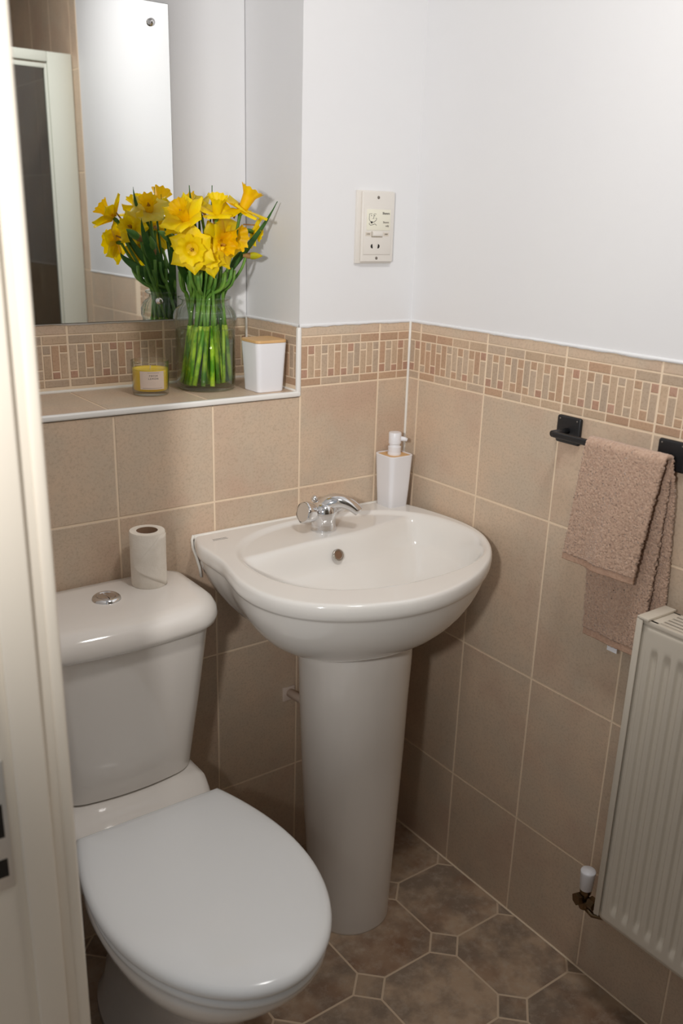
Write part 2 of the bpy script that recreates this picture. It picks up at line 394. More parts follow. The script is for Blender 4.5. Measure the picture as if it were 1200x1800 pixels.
# back wall ------------------------------------------------------
wb = wall('wall_back', [((NX + 0.0015, 0.0015, ZT), (0.05, D + 0.1, ZC)), ((NX + 0.009, 0.008, ZS - 0.02), (0.0, D + 0.1, ZT)), ((XL - .12, 0.008, 0), (0.0, D + 0.1, ZS - 0.02))])
grout(wb, [((NX + 0.004, R, ZS - 0.012), (0.0, 0.008, ZT)), ((XL, R, 0), (0.0, 0.008, ZS - 0.012))])
jb = [-E0 - W * k for k in range(-1, 6)]; jb.sort()
for a, b in zip(jb[:-1], jb[1:]):
    a2, b2 = max(a, XL), min(b, 0.0)
    for v0, v1 in ((0.0, Z3), (Z3, Z2), (Z2, Z1)): place_tile('tile', wb, FB, a2, b2, v0, v1, M['tile'])
    if b2 > -0.27: place_tile('tile', wb, FB, a2, b2, Z1, ZB, M['tile'])
    else: place_tile('tile', wb, FB, a2, b2, Z1, ZS - 0.009, M['tile'])
border(wb, FB, -0.2833, 0.0, jb)
# niche
wn = wall('wall_niche_back', [((XL - .12, D + 0.0015, ZT), (NX, D + 0.1, ZC)), ((XL - .12, D + 0.008, ZS - 0.02), (NX, D + 0.1, ZT))])
grout(wn, [((XL, D + R, ZS - 0.01), (NX, D + 0.008, ZT))])
border(wn, FN, XL, NX, [-0.084 - W * k for k in range(1, 7)])
ws = wall('wall_niche_side', [((NX + 0.0012, 0.002, ZT), (NX + 0.0014, D, ZC))])
grout(ws, [((NX + R, 0.001, ZS - 0.01), (NX + 0.008, D, ZT))])
FS2 = (Vector((NX, D, 0)), Vector((0, -1, 0)), Vector((0, 0, 1)), Vector((-1, 0, 0)))
border(ws, FS2, 0.0, D - 0.004, [0.0, W + 0.004, 2 * W])
wl = wall('wall_niche_ledge', [((XL, 0.008, ZS - 0.02), (NX, D + 0.0, ZS - 0.006))])
grout(wl, [((XL, 0.003, ZS - 0.006), (NX, D, ZS - R))])
lj = [-1.0, -0.888, -0.688, -0.488, -0.288]
for a, b in zip(lj[:-1], lj[1:]): place_tile('tile', wl, FL, a, b, 0.006, D, M['tile'])
# left wall, with the doorway the photograph is taken through
XO = -1.115; YJ = -0.59; YJ2 = -1.46
wlft = wall('wall_left', [((XO, YJ + 0.028, 0), (XL, D + 0.1, ZC)), ((XO, YE, 0), (XL, YJ2 - 0.028, ZC)), ((XO, YJ2 - 0.028, 2.03), (XL, YJ + 0.028, ZC))])
tag(boxes('ceiling', [((XO, YE - 0.1, ZC), (0.12, D + 0.1, ZC + 0.05))], M['plaster']), kind='structure')
# silicone, caulk and trim
n_trim = [0]
def trim(o):
    n_trim[0] += 1; o.name = 'trim_%d' % n_trim[0]; return tag(o, kind='structure')
trim(tube('t', [(-0.0016, -0.0016, z / 20 * (ZT)) for z in range(21)], 0.0030, M['silicone'], n=8))
trim(ragged('t', FR, 0.0, 1.43, ZT, M['plaster'], 220, seed=3)); trim(ragged('t', FB, NX, 0.0, ZT, M['plaster'], 60, seed=4))
trim(ragged('t', FN, XL, NX, ZT, M['plaster'], 100, seed=5)); trim(ragged('t', FS2, 0.0, D, ZT, M['plaster'], 50, seed=6))
trim(tube('t', [(NX - 0.0016, D - 0.0016, ZS + (ZT - ZS) * k / 6) for k in range(7)], 0.0028, M['silicone'], n=8))
trim(tube('t', [(XL + (NX - XL) * k / 10, D - 0.002, ZS + 0.0015) for k in range(11)], 0.0038, M['silicone'], n=8))
trim(tube('t', [(NX - 0.0016, D - 0.01 - (D - 0.01) * k / 6, ZS + 0.0012) for k in range(7)], 0.0028, M['silicone'], n=8))
trim(boxes('t', [((XL, -0.0045, ZS - 0.0095), (NX + 0.0045, 0.0065, ZS + 0.0015))], M['trimwhite'], bev=0.0036, seg=4))
trim(boxes('t', [((NX - 0.0045, -0.0042, ZS - 0.006), (NX + 0.0045, 0.0065, ZT - 0.001))], M['trimwhite'], bev=0.0034, seg=4))

# ---------------------------------------------------------------- floor
fl = tag(boxes('floor', [((-2.6, YE, -0.05), (0.01, D * 0 + 0.01, -0.0004))], M['floorgrout']), kind='structure')
def clip(poly, xmin, xmax, ymin, ymax):
    def cl(P, f, inter):
        out = []
        for i in range(len(P)):
            a, b = P[i], P[(i + 1) % len(P)]; ia, ib = f(a), f(b)
            if ia: out.append(a)
            if ia != ib: out.append(inter(a, b))
        return out
    def ix(x): return lambda a, b: (x, a[1] + (b[1] - a[1]) * (x - a[0]) / (b[0] - a[0]))
    def iy(y): return lambda a, b: (a[0] + (b[0] - a[0]) * (y - a[1]) / (b[1] - a[1]), y)
    for f, g in ((lambda p: p[0] > xmin, ix(xmin)), (lambda p: p[0] < xmax, ix(xmax)), (lambda p: p[1] > ymin, iy(ymin)), (lambda p: p[1] < ymax, iy(ymax))):
        if len(poly) < 3: return []
        poly = cl(poly, f, g)
    return poly
def floor_piece(name, poly):
    poly = clip(poly, XL, -0.0005, -1.46, -0.0005)
    if len(poly) < 3: return
    cx = sum(p[0] for p in poly) / len(poly); cy = sum(p[1] for p in poly) / len(poly)
    n = len(poly); v = []
    for (s, z) in ((0, -0.003), (0, -0.0003), (0.0006, 0.0)):
        for x, y in poly:
            d = math.hypot(x - cx, y - cy) or 1; k = 1 - s / d
            v.append(((x - cx) * k, (y - cy) * k, z))
    f = [tuple(range(2 * n, 3 * n))]
    for r in range(2):
        for i in range(n): j = (i + 1) % n; f.append((r * n + i, r * n + j, (r + 1) * n + j, (r + 1) * n + i))
    me = bpy.data.meshes.new(name); me.from_pydata(v, [], f)
    bm = bmesh.new(); bm.from_mesh(me); bmesh.ops.recalc_face_normals(bm, faces=bm.faces)
    if any(q.normal.z < -0.5 for q in bm.faces): bmesh.ops.reverse_faces(bm, faces=bm.faces)
    bm.to_mesh(me); bm.free()
    o = bpy.data.objects.new(name, me); COL.objects.link(o); me.materials.append(M['floor']); o.parent = fl; o.location = (cx, cy, 0)
HD = 0.040; gg = 0.0022
for i in range(-1, 6):
    for j in range(0, 8):
        px, py = -0.188 - 0.2 * i, -0.036 - 0.2 * j
        h = HD - gg * 1.41
        floor_piece('floor_square', [(px + h, py), (px, py + h), (px - h, py), (px, py - h)])
        x0, x1, y0, y1 = px - 0.2 + gg, px - gg, py - 0.2 + gg, py - gg
        c = HD - gg + gg * 0.41
        floor_piece('floor_octagon', [(x0 + c, y0), (x1 - c, y0), (x1, y0 + c), (x1, y1 - c), (x1 - c, y1), (x0 + c, y1), (x0, y1 - c), (x0, y0 + c)])
        if j == 0: floor_piece('floor_octagon', [(x0 + c, y0 + .2), (x1 - c, y0 + .2), (x1, y0 + c + .2), (x1, y1 - c + .2), (x1 - c, y1 + .2), (x0 + c, y1 + .2), (x0, y1 - c + .2), (x0, y0 + c + .2)])
trim(tube('t', [(-0.0012, -0.01 - 1.42 * k / 20, 0.0006) for k in range(21)], 0.0024, M['grout'], n=6))

# ---------------------------------------------------------------- doorway
dj = tag(boxes('door_1', [((XO - 0.012, YJ, 0), (XL + 0.0, YJ + 0.028, 2.03)), ((XO - 0.012, YJ2 - 0.028, 0), (XL, YJ2, 2.03)), ((XO - 0.012, YJ2 - 0.028, 2.03), (XL, YJ + 0.028, 2.058))], M['jamb'], bev=0.0015), kind='structure')
boxes('door_stop', [((-1.0668, YJ - 0.010, 0), (-1.0305, YJ + 0.001, 2.02)), ((-1.0668, YJ2 - 0.001, 0), (-1.0305, YJ2 + 0.010, 2.02))], M['jamb'], dj, bev=0.003, seg=3)
boxes('architrave', [((XL - 0.016, YJ - 0.003, 0), (XL + 0.0005, YJ + 0.055, 2.08))], M['jamb'], dj, bev=0.006, seg=4)
sp = boxes('strike_plate', [((-1.112, YJ - 0.0022, 0.682), (-1.0775, YJ + 0.001, 0.856))], M['chrome_dull'], dj, bev=0.001)
sp.data.materials[0] = mat('satin steel', (0.80, 0.78, 0.74, 1), 0.38, metal=0.6)
boxes('latch_hole', [((-1.106, YJ - 0.0026, 0.755), (-1.0835, YJ - 0.0012, 0.80)), ((-1.106, YJ - 0.0026, 0.70), (-1.0835, YJ - 0.0012, 0.725))], M['dark'], sp)

# ---------------------------------------------------------------- mirror
MX0, MX1, MZ0, MZ1 = -0.97, -0.4535, 1.2475, 1.8145
t = empty('mirror', (-0.71, D, MZ0), 'tall frameless wall mirror with round chrome corner screws, above the tiled ledge', 'mirror')
boxes('mirror_backing', [((MX0, D - 0.0042, MZ0), (MX1, D - 0.0005, MZ1))], M['mirroredge'], t)
boxes('mirror_glass', [((MX0 + 0.0008, D - 0.0052, MZ0 + 0.0008), (MX1 - 0.0008, D - 0.0042, MZ1 - 0.0008))], M['mirror'], t)
for sx, sz in ((-0.4895, 1.7800), (-0.4935, 1.2845), (-0.93, 1.78), (-0.93, 1.2845)):
    lathe('mirror_screw', [(0.0001, 0.009), (0.003, 0.0088), (0.0055, 0.007), (0.0068, 0.004), (0.007, 0.0)], (sx, D - 0.0052, sz), M['chrome'], t, n=24, axis=(0, -1, 0))

# ---------------------------------------------------------------- shower enclosure behind the camera's left, seen in the mirror
t = empty('shower_enclosure', (-0.5, -1.5, 0), 'white framed glass shower screen seen in the mirror', 'shower')
boxes('wall_post', [((-0.090, -1.515, 0.1), (-0.0025, -1.487, 1.968))], M['frame'], t, bev=0.002)
boxes('header_rail', [((-0.99, -1.515, 1.936), (-0.0905, -1.487, 1.968))], M['frame'], t, bev=0.002)
df = boxes('door_frame', [((-0.0995, -1.512, 0.13), (-0.0915, -1.490, 1.930)), ((-0.98, -1.512, 1.916), (-0.0995, -1.490, 1.930)), ((-0.98, -1.512, 0.11), (-0.0995, -1.490, 0.13)), ((-0.99, -1.512, 0.11), (-0.98, -1.490, 1.930))], M['frame'], t, bev=0.001)
boxes('glass_pane', [((-0.98, -1.503, 0.13), (-0.0995, -1.499, 1.916))], M['showerglass'], df)
boxes('tray', [((-0.995, -2.345, 0.0), (-0.003, -1.48, 0.10))], M['ceramic'], t, bev=0.008)

# ---------------------------------------------------------------- toilet
TX = -0.752
t = empty('toilet', (TX, -0.35, 0), 'white close-coupled toilet with closed oval lid, paper roll on its cistern', 'toilet')
def cist(hw, yf, z, r=0.05, bow=0.022, yb=-0.006, rb=0.02): return rrect(TX, 0, hw, yb, yf, r, bow, z=z, rb=rb)
loft('cistern', [cist(0.136, -0.150, 0.447, 0.045), cist(0.141, -0.157, 0.451, 0.05), cist(0.146, -0.166, 0.52), cist(0.154, -0.176, 0.60), cist(0.162, -0.183, 0.68), cist(0.168, -0.188, 0.74), cist(0.168, -0.188, 0.757)], M['ceramic_wc'], t, ang=50)
loft('cistern_lid', [cist(0.166, -0.186, 0.751, 0.055, rb=0.028), cist(0.178, -0.198, 0.7515, 0.06, rb=0.03), cist(0.1835, -0.2035, 0.757, 0.062, rb=0.03), cist(0.1855, -0.2055, 0.766, 0.063, rb=0.03), cist(0.184, -0.203, 0.778, 0.062, rb=0.03),
      cist(0.179, -0.196, 0.789, 0.060, yb=-0.008, rb=0.03), cist(0.171, -0.184, 0.7965, 0.056, yb=-0.010, rb=0.03), cist(0.158, -0.168, 0.7995, 0.05, yb=-0.014, rb=0.03), cist(0.11, -0.13, 0.8005, 0.04, yb=-0.03, rb=0.03)], M['ceramic_wc'], t)
BX, BY, BZ = TX - 0.000, -0.092, 0.8003
fb = lathe('flush_button', [(0.0001, 0.004), (0.0165, 0.004), (0.0175, 0.0065), (0.021, 0.0068), (0.0245, 0.004), (0.0262, 0.0), (0.0262, -0.001)], (BX, BY, BZ), M['chrome'], t, n=40)
bh = bmesh.new()
for s in (-1, 1):
    vs = []
    for i in range(13):
        a = -pi / 2 + pi * i / 12
        vs.append((BX + s * (0.0008 + 0.0145 * cos(a)), BY + 0.0145 * sin(a)))
    lo = [bh.verts.new((x, y, BZ + 0.004)) for x, y in vs]; hi = [bh.verts.new((x, y, BZ + 0.0062)) for x, y in vs]
    for i in range(13): j = (i + 1) % 13; bh.faces.new((lo[i], lo[j], hi[j], hi[i]))
    bh.faces.new(hi)
bmesh.ops.recalc_face_normals(bh, faces=bh.faces)
me = bpy.data.meshes.new('button_half'); bh.to_mesh(me); bh.free(); link('button_half', me, M['chrome'], fb)
# oval outline shared by lid, seat and rim
def oval(s=0.0, z=0.0, n=96, yb=-0.238, L=0.462, hwm=0.177, hwb=0.137, dx=0.0):
    pts = []
    nb = 16
    def hw(u):
        if u > 0.44: return hwm * sqrt(max(0.0, 1 - ((u - 0.44) / 0.56) ** 2))
        return hwb + (hwm - hwb) * sin(pi / 2 * (u / 0.44)) ** 0.9
    right = []
    for i in range(41):
        q = i / 40
        u = 0.44 * (q / 0.4) if q < 0.4 else 0.44 + 0.56 * sin(pi / 2 * (q - 0.4) / 0.6)
        right.append((hw(u), yb - L * u))
    back = [(-hwb + 2 * hwb * i / nb, yb) for i in range(1, nb)]
    raw = [(x, y) for x, y in right] + [(-x, y) for x, y in reversed(right[:-1])] + back
    cy = yb - L * 0.5
    out = []
    for x, y in raw:
        sx = 1 - s / hwm; sy = 1 - s / (L / 2)
        out.append(Vector((TX - 0.0 + dx + x * sx, cy + (y - cy) * sy, z)))
    return out
def dome(s, z): 
    r = oval(s, z)
    return r
loft('seat_lid', [oval(0.008, 0.424), oval(0.002, 0.4255), oval(0.0, 0.431), oval(0.0008, 0.4365), oval(0.004, 0.4415), oval(0.010, 0.4450), oval(0.022, 0.4478), oval(0.05, 0.450), oval(0.09, 0.4515), oval(0.13, 0.452)], M['seat'], t)
loft('seat', [oval(0.014, 0.404), oval(0.006, 0.4055), oval(0.0045, 0.412), oval(0.006, 0.4195), oval(0.012, 0.4225)], M['seat'], t)
def panring(hw, yb, yf, z, n=64, e=2.4):
    cy = (yb + yf) / 2; b = (yb - yf) / 2; out = []
    for i in range(n):
        a = 2 * pi * i / n; c, s = cos(a), sin(a)
        out.append(Vector((TX + hw * math.copysign(abs(c) ** (2 / e), c), cy + b * math.copysign(abs(s) ** (2 / e), s), z)))
    return out
loft('pan', [panring(0.112, -0.10, -0.50, 0.0, e=2.8), panring(0.110, -0.10, -0.50, 0.012, e=2.8), panring(0.098, -0.11, -0.485, 0.035, e=2.7), panring(0.090, -0.12, -0.475, 0.12), panring(0.094, -0.13, -0.50, 0.19),
     panring(0.112, -0.14, -0.56, 0.26), panring(0.142, -0.15, -0.625, 0.325), panring(0.163, -0.17, -0.668, 0.365), panring(0.170, -0.19, -0.682, 0.388, e=2.2), panring(0.168, -0.20, -0.680, 0.400, e=2.2), panring(0.15, -0.22, -0.66, 0.4035, e=2.2)], M['ceramic_wc'], t)
def decksec(y, hw, zt, r=0.02):
    out = []
    zb = 0.22
    P = [(-hw * 0.62, zb), (-hw * 0.9, zb + 0.08), (-hw, zt - 0.07), (-hw, zt - r), (-hw + r * 0.3, zt - r * 0.3), (-hw + r, zt), (0 - hw * 0.4, zt + 0.0005), (hw * 0.4, zt + 0.0005), (hw - r, zt), (hw - r * 0.3, zt - r * 0.3), (hw, zt - r), (hw, zt - 0.07), (hw * 0.9, zb + 0.08), (hw * 0.62, zb)]
    return [Vector((TX + x, y, z)) for x, z in P]
dk = loft('pan_deck', [decksec(-0.02, 0.140, 0.445), decksec(-0.10, 0.142, 0.446), decksec(-0.172, 0.143, 0.446), decksec(-0.183, 0.1425, 0.4445, 0.018), decksec(-0.200, 0.140, 0.434, 0.018), decksec(-0.216, 0.137, 0.4245), decksec(-0.235, 0.133, 0.420), decksec(-0.25, 0.131, 0.4185)], M['ceramic_wc'], t)
for s in (-1, 1):
    tube('hinge', [(TX + s * 0.075, -0.2365, 0.428), (TX + s * 0.075 + s * 0.03, -0.2365, 0.428)], 0.0055, M['seat'], t, n=12)

# ---------------------------------------------------------------- basin
SX, SY = -0.288, -0.225
RIMZ = 0.853
outl = [(-0.532, -0.003), (-0.551, -0.055), (-0.553, -0.105), (-0.556, -0.155), (-0.567, -0.205), (-0.576, -0.255), (-0.575, -0.305), (-0.560, -0.358), (-0.528, -0.405), (-0.480, -0.443), (-0.425, -0.469), (-0.365, -0.483), (-0.300, -0.483), (-0.235, -0.468),
        (-0.170, -0.440), (-0.112, -0.402), (-0.064, -0.355), (-0.028, -0.300), (-0.010, -0.245), (-0.006, -0.190), (-0.010, -0.135), (-0.018, -0.085), (-0.030, -0.040), (-0.036, -0.003)]
def catmull(P, n):
    out = []
    for i in range(len(P) - 1):
        p0 = Vector(P[max(i - 1, 0)]); p1 = Vector(P[i]); p2 = Vector(P[i + 1]); p3 = Vector(P[min(i + 2, len(P) - 1)])
        for k in range(n):
            s = k / n
            out.append(0.5 * ((2 * p1) + (-p0 + p2) * s + (2 * p0 - 5 * p1 + 4 * p2 - p3) * s * s + (-p0 + 3 * p1 - 3 * p2 + p3) * s ** 3))
    out.append(Vector(P[-1])); return out
ol = catmull(outl, 7)
ol += [Vector((-0.036 + (-0.532 + 0.036) * i / 40, -0.003)) for i in range(1, 40)]
def sstep(a, b, x):
    t_ = max(0.0, min(1.0, (x - a) / (b - a))); return t_ * t_ * (3 - 2 * t_)
def smin(a, b, k):
    h = max(0.0, min(1.0, 0.5 + 0.5 * (b - a) / k)); return b * (1 - h) + a * h - k * h * (1 - h)
def basin_z(x, y):
    # raised rim, recessed tap ledge, deep bowl
    e = 1 - ((abs(x + 0.278) / 0.252) ** 2.3 + (abs(y + 0.222) / 0.200) ** 2.3)
    rec = sstep(-0.005, 0.13, e)
    z = RIMZ - 0.007 * rec
    back = -0.138 + 0.030 * sstep(-0.25, -0.03, x) - 0.012 * sstep(-0.32, -0.52, x) 
    el = e - 0.10
    bk = (back - y) / 0.150
    m = smin(el, bk, 0.12)
    if m > -0.1:
        q = sstep(-0.04, 0.22, m) * 0.35 + sstep(0.0, 0.75, m) * 0.65
        z -= 0.112 * q
    return z
rings = []
NR = 90
cB = Vector((-0.285, -0.250))
def edge_frac(p):
    # where the ray from the bowl centre to the outline crosses the inner rim
    lo, hi = 0.1, 1.0
    for _ in range(24):
        m_ = (lo + hi) / 2; x = cB.x + (p.x - cB.x) * m_; y = cB.y + (p.y - cB.y) * m_
        if (abs(x + 0.278) / 0.252) ** 2.3 + (abs(y + 0.222) / 0.200) ** 2.3 < 1: lo = m_
        else: hi = m_
    return min(lo, 0.955)
efr = [edge_frac(p) for p in ol]
for i in range(NR + 1):
    q = i / NR; row = []
    for p, ef in zip(ol, efr):
        s = 0.004 + (ef - 0.004) * (q / 0.82) if q < 0.82 else ef + (0.972 - ef) * ((q - 0.82) / 0.18)
        row.append(Vector((cB.x + (p.x - cB.x) * s, cB.y + (p.y - cB.y) * s, 0)))
    rings.append(row)
for r in rings:
    for v in r: v.z = basin_z(v.x, v.y)
def orim(s, z): 
    return [Vector((cB.x + (p.x - cB.x) * s, min(-0.002, cB.y + (p.y - cB.y) * s), z)) for p in ol]
def belly(s, z, cx=-0.29, cy=-0.21, back=True):
    out = []
    for p in ol:
        x = cx + (p.x - cx) * s; y = cy + (p.y - cy) * s
        w = sstep(0.25, 0.9, s)
        if p.y > -0.03: y = p.y * w + y * (1 - w)
        out.append(Vector((x, min(y, -0.002), z + 0.10 * max(0.0, -0.20 - y) * (1 - sstep(0.5, 0.95, s)))))
    return out
for s, dz in ((0.984, 0.0006), (0.993, 0.0026), (0.999, 0.0065), (1.002, 0.0125), (1.001, 0.0195), (0.996, 0.026), (0.988, 0.0300), (0.979, 0.0320), (0.972, 0.0340), (0.968, 0.0375)):
    rings.append(orim(s, RIMZ - dz))
for s, z in ((0.955, 0.800), (0.925, 0.780), (0.88, 0.757), (0.82, 0.733), (0.74, 0.708), (0.64, 0.685), (0.54, 0.668), (0.44, 0.656), (0.34, 0.650), (0.2, 0.646)):
    rings.append(belly(s, z))
t = empty('wash_basin', (-0.29, -0.22, 0), 'white ceramic pedestal wash basin in the tiled corner', 'basin')
bowl = loft('bowl', rings, M['ceramic'], t, cap0=True, cap1=True)
def pring(cy, rx, z, ry=None, e=2.15, n=56):
    ry = ry or rx; out = []
    for i in range(n):
        a = 2 * pi * i / n; c, s = cos(a), sin(a)
        out.append(Vector((-0.290 + rx * math.copysign(abs(c) ** (2 / e), c), cy + ry * math.copysign(abs(s) ** (2 / e), s), z)))
    return out
loft('pedestal', [pring(-0.232, 0.086, 0.0), pring(-0.232, 0.0865, 0.004), pring(-0.231, 0.088, 0.06), pring(-0.229, 0.093, 0.16), pring(-0.226, 0.099, 0.28), pring(-0.224, 0.105, 0.42), pring(-0.222, 0.109, 0.54), pring(-0.222, 0.112, 0.62), pring(-0.222, 0.112, 0.655), pring(-0.222, 0.1, 0.675)], M['ceramic_wc'], t)
# overflow
lathe('overflow_ring', [(0.0085, 0.0006), (0.0112, 0.0014), (0.0122, 0.0004), (0.0124, -0.003)], (-0.297, -0.1655, 0.8185), M['chrome_dull'], t, n=28, axis=(0, -0.87, 0.5))
lathe('overflow_hole', [(0.0001, 0.0), (0.0088, 0.0)], (-0.297, -0.1656, 0.8187), M['card'], t, n=20, axis=(0, -0.87, 0.5))
lathe('waste_plug', [(0.0001, 0.004), (0.016, 0.003), (0.019, 0.0), (0.022, 0.0), (0.023, -0.002)], (-0.285, -0.255, basin_z(-0.285, -0.255) + 0.001), M['chrome'], t, n=28)
# silicone bead behind and down the side
trim(tube('t', [(-0.533 + 0.498 * k / 12, -0.0052, RIMZ - 0.0030) for k in range(13)], 0.0056, M['silicone'], n=8))
trim(tube('t', [(-0.533, -0.0030, RIMZ + 0.001), (-0.5365, -0.003, RIMZ - 0.008), (-0.535, -0.003, RIMZ - 0.025), (-0.528, -0.003, RIMZ - 0.045), (-0.521, -0.003, RIMZ - 0.07), (-0.518, -0.003, RIMZ - 0.09)], 0.0030, M['silicone'], n=8))
# maker's mark, faint grey script and underline on the rim
mk = [tube('m', [(-0.512 + 0.0022 * k, -0.044 + 0.0016 * (-1) ** k - 0.0001 * k, RIMZ + 0.0003) for k in range(14)], 0.00035, M['inkgrey'], t, n=5), tube('m', [(-0.514, -0.0495, RIMZ + 0.0003), (-0.482, -0.051, RIMZ + 0.0003)], 0.0003, M['inkgrey'], t, n=5)]
for o in mk: o.name = 'maker_mark'

# ---------------------------------------------------------------- mixer tap
TP = Vector((-0.278, -0.085, 0.8463))
t = empty('mixer_tap', TP, 'chrome two-handle mixer tap standing on the basin ledge', 'tap')
lathe('tap_body', [(0.0262, 0.0), (0.0265, 0.003), (0.0245, 0.010), (0.0245, 0.022), (0.0275, 0.034), (0.0265, 0.046), (0.019, 0.056), (0.008, 0.061), (0.0001, 0.062)], TP, M['chrome'], t, n=40)
sp = bez(TP + Vector((-0.004, 0.006, 0.036)), TP + Vector((0.008, -0.004, 0.070)), TP + Vector((0.038, -0.024, 0.066)), TP + Vector((0.058, -0.041, 0.040)), 18)
rings = []
for i, p_ in enumerate(sp):
    tt = (sp[min(i + 1, 18)] - sp[max(i - 1, 0)]).normalized(); u = tt.cross(Vector((0, 0, 1))).normalized(); w = u.cross(tt)
    q = i / 18; a = 0.0195 + 0.001 * sin(pi * q) - 0.003 * q; b = 0.0190 - 0.0085 * q
    rings.append([p_ + u * (a * cos(2 * pi * k / 20)) + w * (b * sin(2 * pi * k / 20)) for k in range(20)])
spo = loft('spout', rings, M['chrome'], t)
def handle(dirv, par):
    dirv = Vector(dirv).normalized(); b0 = TP + Vector((0, 0, 0.031)) + dirv * 0.016
    h = lathe('handle', [(0.0125, 0.0), (0.0130, 0.006), (0.0150, 0.008), (0.0180, 0.013), (0.0190, 0.019), (0.0218, 0.028), (0.0226, 0.034), (0.0220, 0.0375), (0.0200, 0.039)], b0, M['chrome'], par, n=32, axis=dirv,
              fn=lambda r, z, a: r * (1 + (0.05 * cos(6 * a) if z > 0.01 else 0)))
    lathe('handle_cap', [(0.0001, 0.0382), (0.017, 0.0385), (0.0198, 0.0388), (0.0200, 0.0375)], b0, M['clearknob'], h, n=32, axis=dirv)
handle((-0.86, -0.02, 0.22), t); handle((0.80, 0.30, 0.22), t)
lr = tube('lift_rod', [TP + Vector((-0.006, 0.026, 0.01)), TP + Vector((-0.006, 0.026, 0.055))], 0.0022, M['chrome'], t, n=10)
lathe('lift_knob', [(0.0001, 0.0145), (0.004, 0.0135), (0.0068, 0.010), (0.0078, 0.0065), (0.0068, 0.003), (0.003, 0.0), (0.0001, 0.0)], TP + Vector((-0.006, 0.026, 0.052)), M['chrome'], lr, n=24)

# ---------------------------------------------------------------- soap dispenser
def sq(cx, cy, h, r, z, nc=6, hy=None):
    hy = hy or h
    return rrect(cx, cy, h, hy, -hy, r, 0, nc=nc, ns=3, z=z)
DX, DY, DZ = -0.0600, -0.0385, 0.8515
t = empty('soap_dispenser', (DX, DY, DZ), 'white pump soap dispenser with bamboo collar on the basin corner', 'dispenser')
loft('bottle', [sq(DX, DY, 0.0240, 0.007, DZ), sq(DX, DY, 0.0252, 0.008, DZ + 0.0015), sq(DX, DY, 0.0275, 0.009, DZ + 0.04), sq(DX, DY, 0.0315, 0.012, DZ + 0.114), sq(DX, DY, 0.0318, 0.012, DZ + 0.1165), sq(DX, DY, 0.0306, 0.0115, DZ + 0.1175), sq(DX, DY, 0.0285, 0.0105, DZ + 0.117), sq(DX, DY, 0.0285, 0.0105, DZ + 0.112)], M['whiteplastic'], t, cap1=False, ang=40)
loft('bamboo_collar', [sq(DX, DY, 0.0283, 0.0105, DZ + 0.110), sq(DX, DY, 0.0283, 0.0105, DZ + 0.1150), sq(DX, DY, 0.0278, 0.010, DZ + 0.1156)], M['bamboo'], t, ang=30)
pz = DZ + 0.1156
pu = lathe('pump', [(0.0145, 0.0), (0.0147, 0.004), (0.0138, 0.0045), (0.0142, 0.018), (0.0120, 0.019), (0.0118, 0.024), (0.0135, 0.025), (0.0138, 0.0475), (0.0130, 0.0490), (0.0001, 0.0500)], (DX, DY, pz), M['whiteplastic'], t, n=36, ang=35)
nz = tube('nozzle', [(DX + 0.006, DY - 0.004, pz + 0.036), (DX + 0.018, DY - 0.013, pz + 0.034), (DX + 0.0215, DY - 0.016, pz + 0.0325)], [0.006, 0.0046, 0.004], M['whiteplastic'], pu, n=14)

# ---------------------------------------------------------------- toilet roll
RX, RY, RZ = -0.657, -0.064, 0.8006
t = empty('toilet_roll', (RX, RY, RZ), 'slim white toilet roll standing on the cistern lid', 'toilet roll')
rh = 0.104
lathe('paper_roll', [(0.0195, 0.0), (0.0318, 0.0), (0.0325, 0.002), (0.0325, rh - 0.002), (0.0315, rh), (0.0195, rh), (0.0195, 0.0)], (RX, RY, RZ), M['paper'], t, n=56, ang=40)
lathe('core', [(0.0190, 0.002), (0.0197, 0.002), (0.0197, rh - 0.0005), (0.0190, rh - 0.0005), (0.0190, 0.002)], (RX, RY, RZ), M['card'], t, n=40)
# loose folded sheet wrapped round the roll: pointed at the left
vs = []; f = []; NA, NZ = 26, 12
a0 = radians(-166); a1 = a0 + radians(134)
for i in range(NA + 1):
    q = i / NA; a = a0 + (a1 - a0) * q
    lo = 0.040 - 0.039 * min(1, q / 0.90); hi = 0.042 + (rh - 0.046) * min(1.0, q / 0.68)
    for k in range(NZ + 1):
        z = lo + (hi - lo) * k / NZ
        r = 0.0334 + 0.0010 * (1 - q) * 0.6 + 0.0003 * sin(9 * q + 5 * k / NZ)
        vs.append((RX + r * cos(a), RY + r * sin(a), RZ + z))
for i in range(NA):
    for k in range(NZ):
        b = i * (NZ + 1) + k; f.append((b, b + NZ + 1, b + NZ + 2, b + 1))
ls = mesh('loose_sheet', vs, f, M['paper'], t, True); md = ls.modifiers.new('s', 'SOLIDIFY'); md.thickness = 0.0009; md.offset = 1

# ---------------------------------------------------------------- candle
CX, CY = -0.5575, 0.1145
t = empty('candle', (CX, CY, ZS), 'yellow candle in a clear glass with pale label, on the ledge', 'candle')
lathe('candle_glass', [(0.0001, 0.001), (0.033, 0.001), (0.0345, 0.003), (0.0352, 0.010), (0.0362, 0.040), (0.0362, 0.0655), (0.0356, 0.0662), (0.0348, 0.0655), (0.0345, 0.040), (0.0338, 0.012), (0.0325, 0.0085), (0.0001, 0.008)], (CX, CY, ZS), M['candleglass'], t, n=56)
wx = lathe('wax', [(0.0001, 0.0095), (0.0318, 0.0095), (0.0332, 0.013), (0.0341, 0.044), (0.0343, 0.0505), (0.031, 0.0490), (0.0001, 0.0485)], (CX, CY, ZS), M['wax'], t, n=48)
tube('wick', [(CX, CY, ZS + 0.048), (CX + 0.0006, CY, ZS + 0.052), (CX + 0.001, CY, ZS + 0.0555)], 0.0008, M['label'], t, n=6)
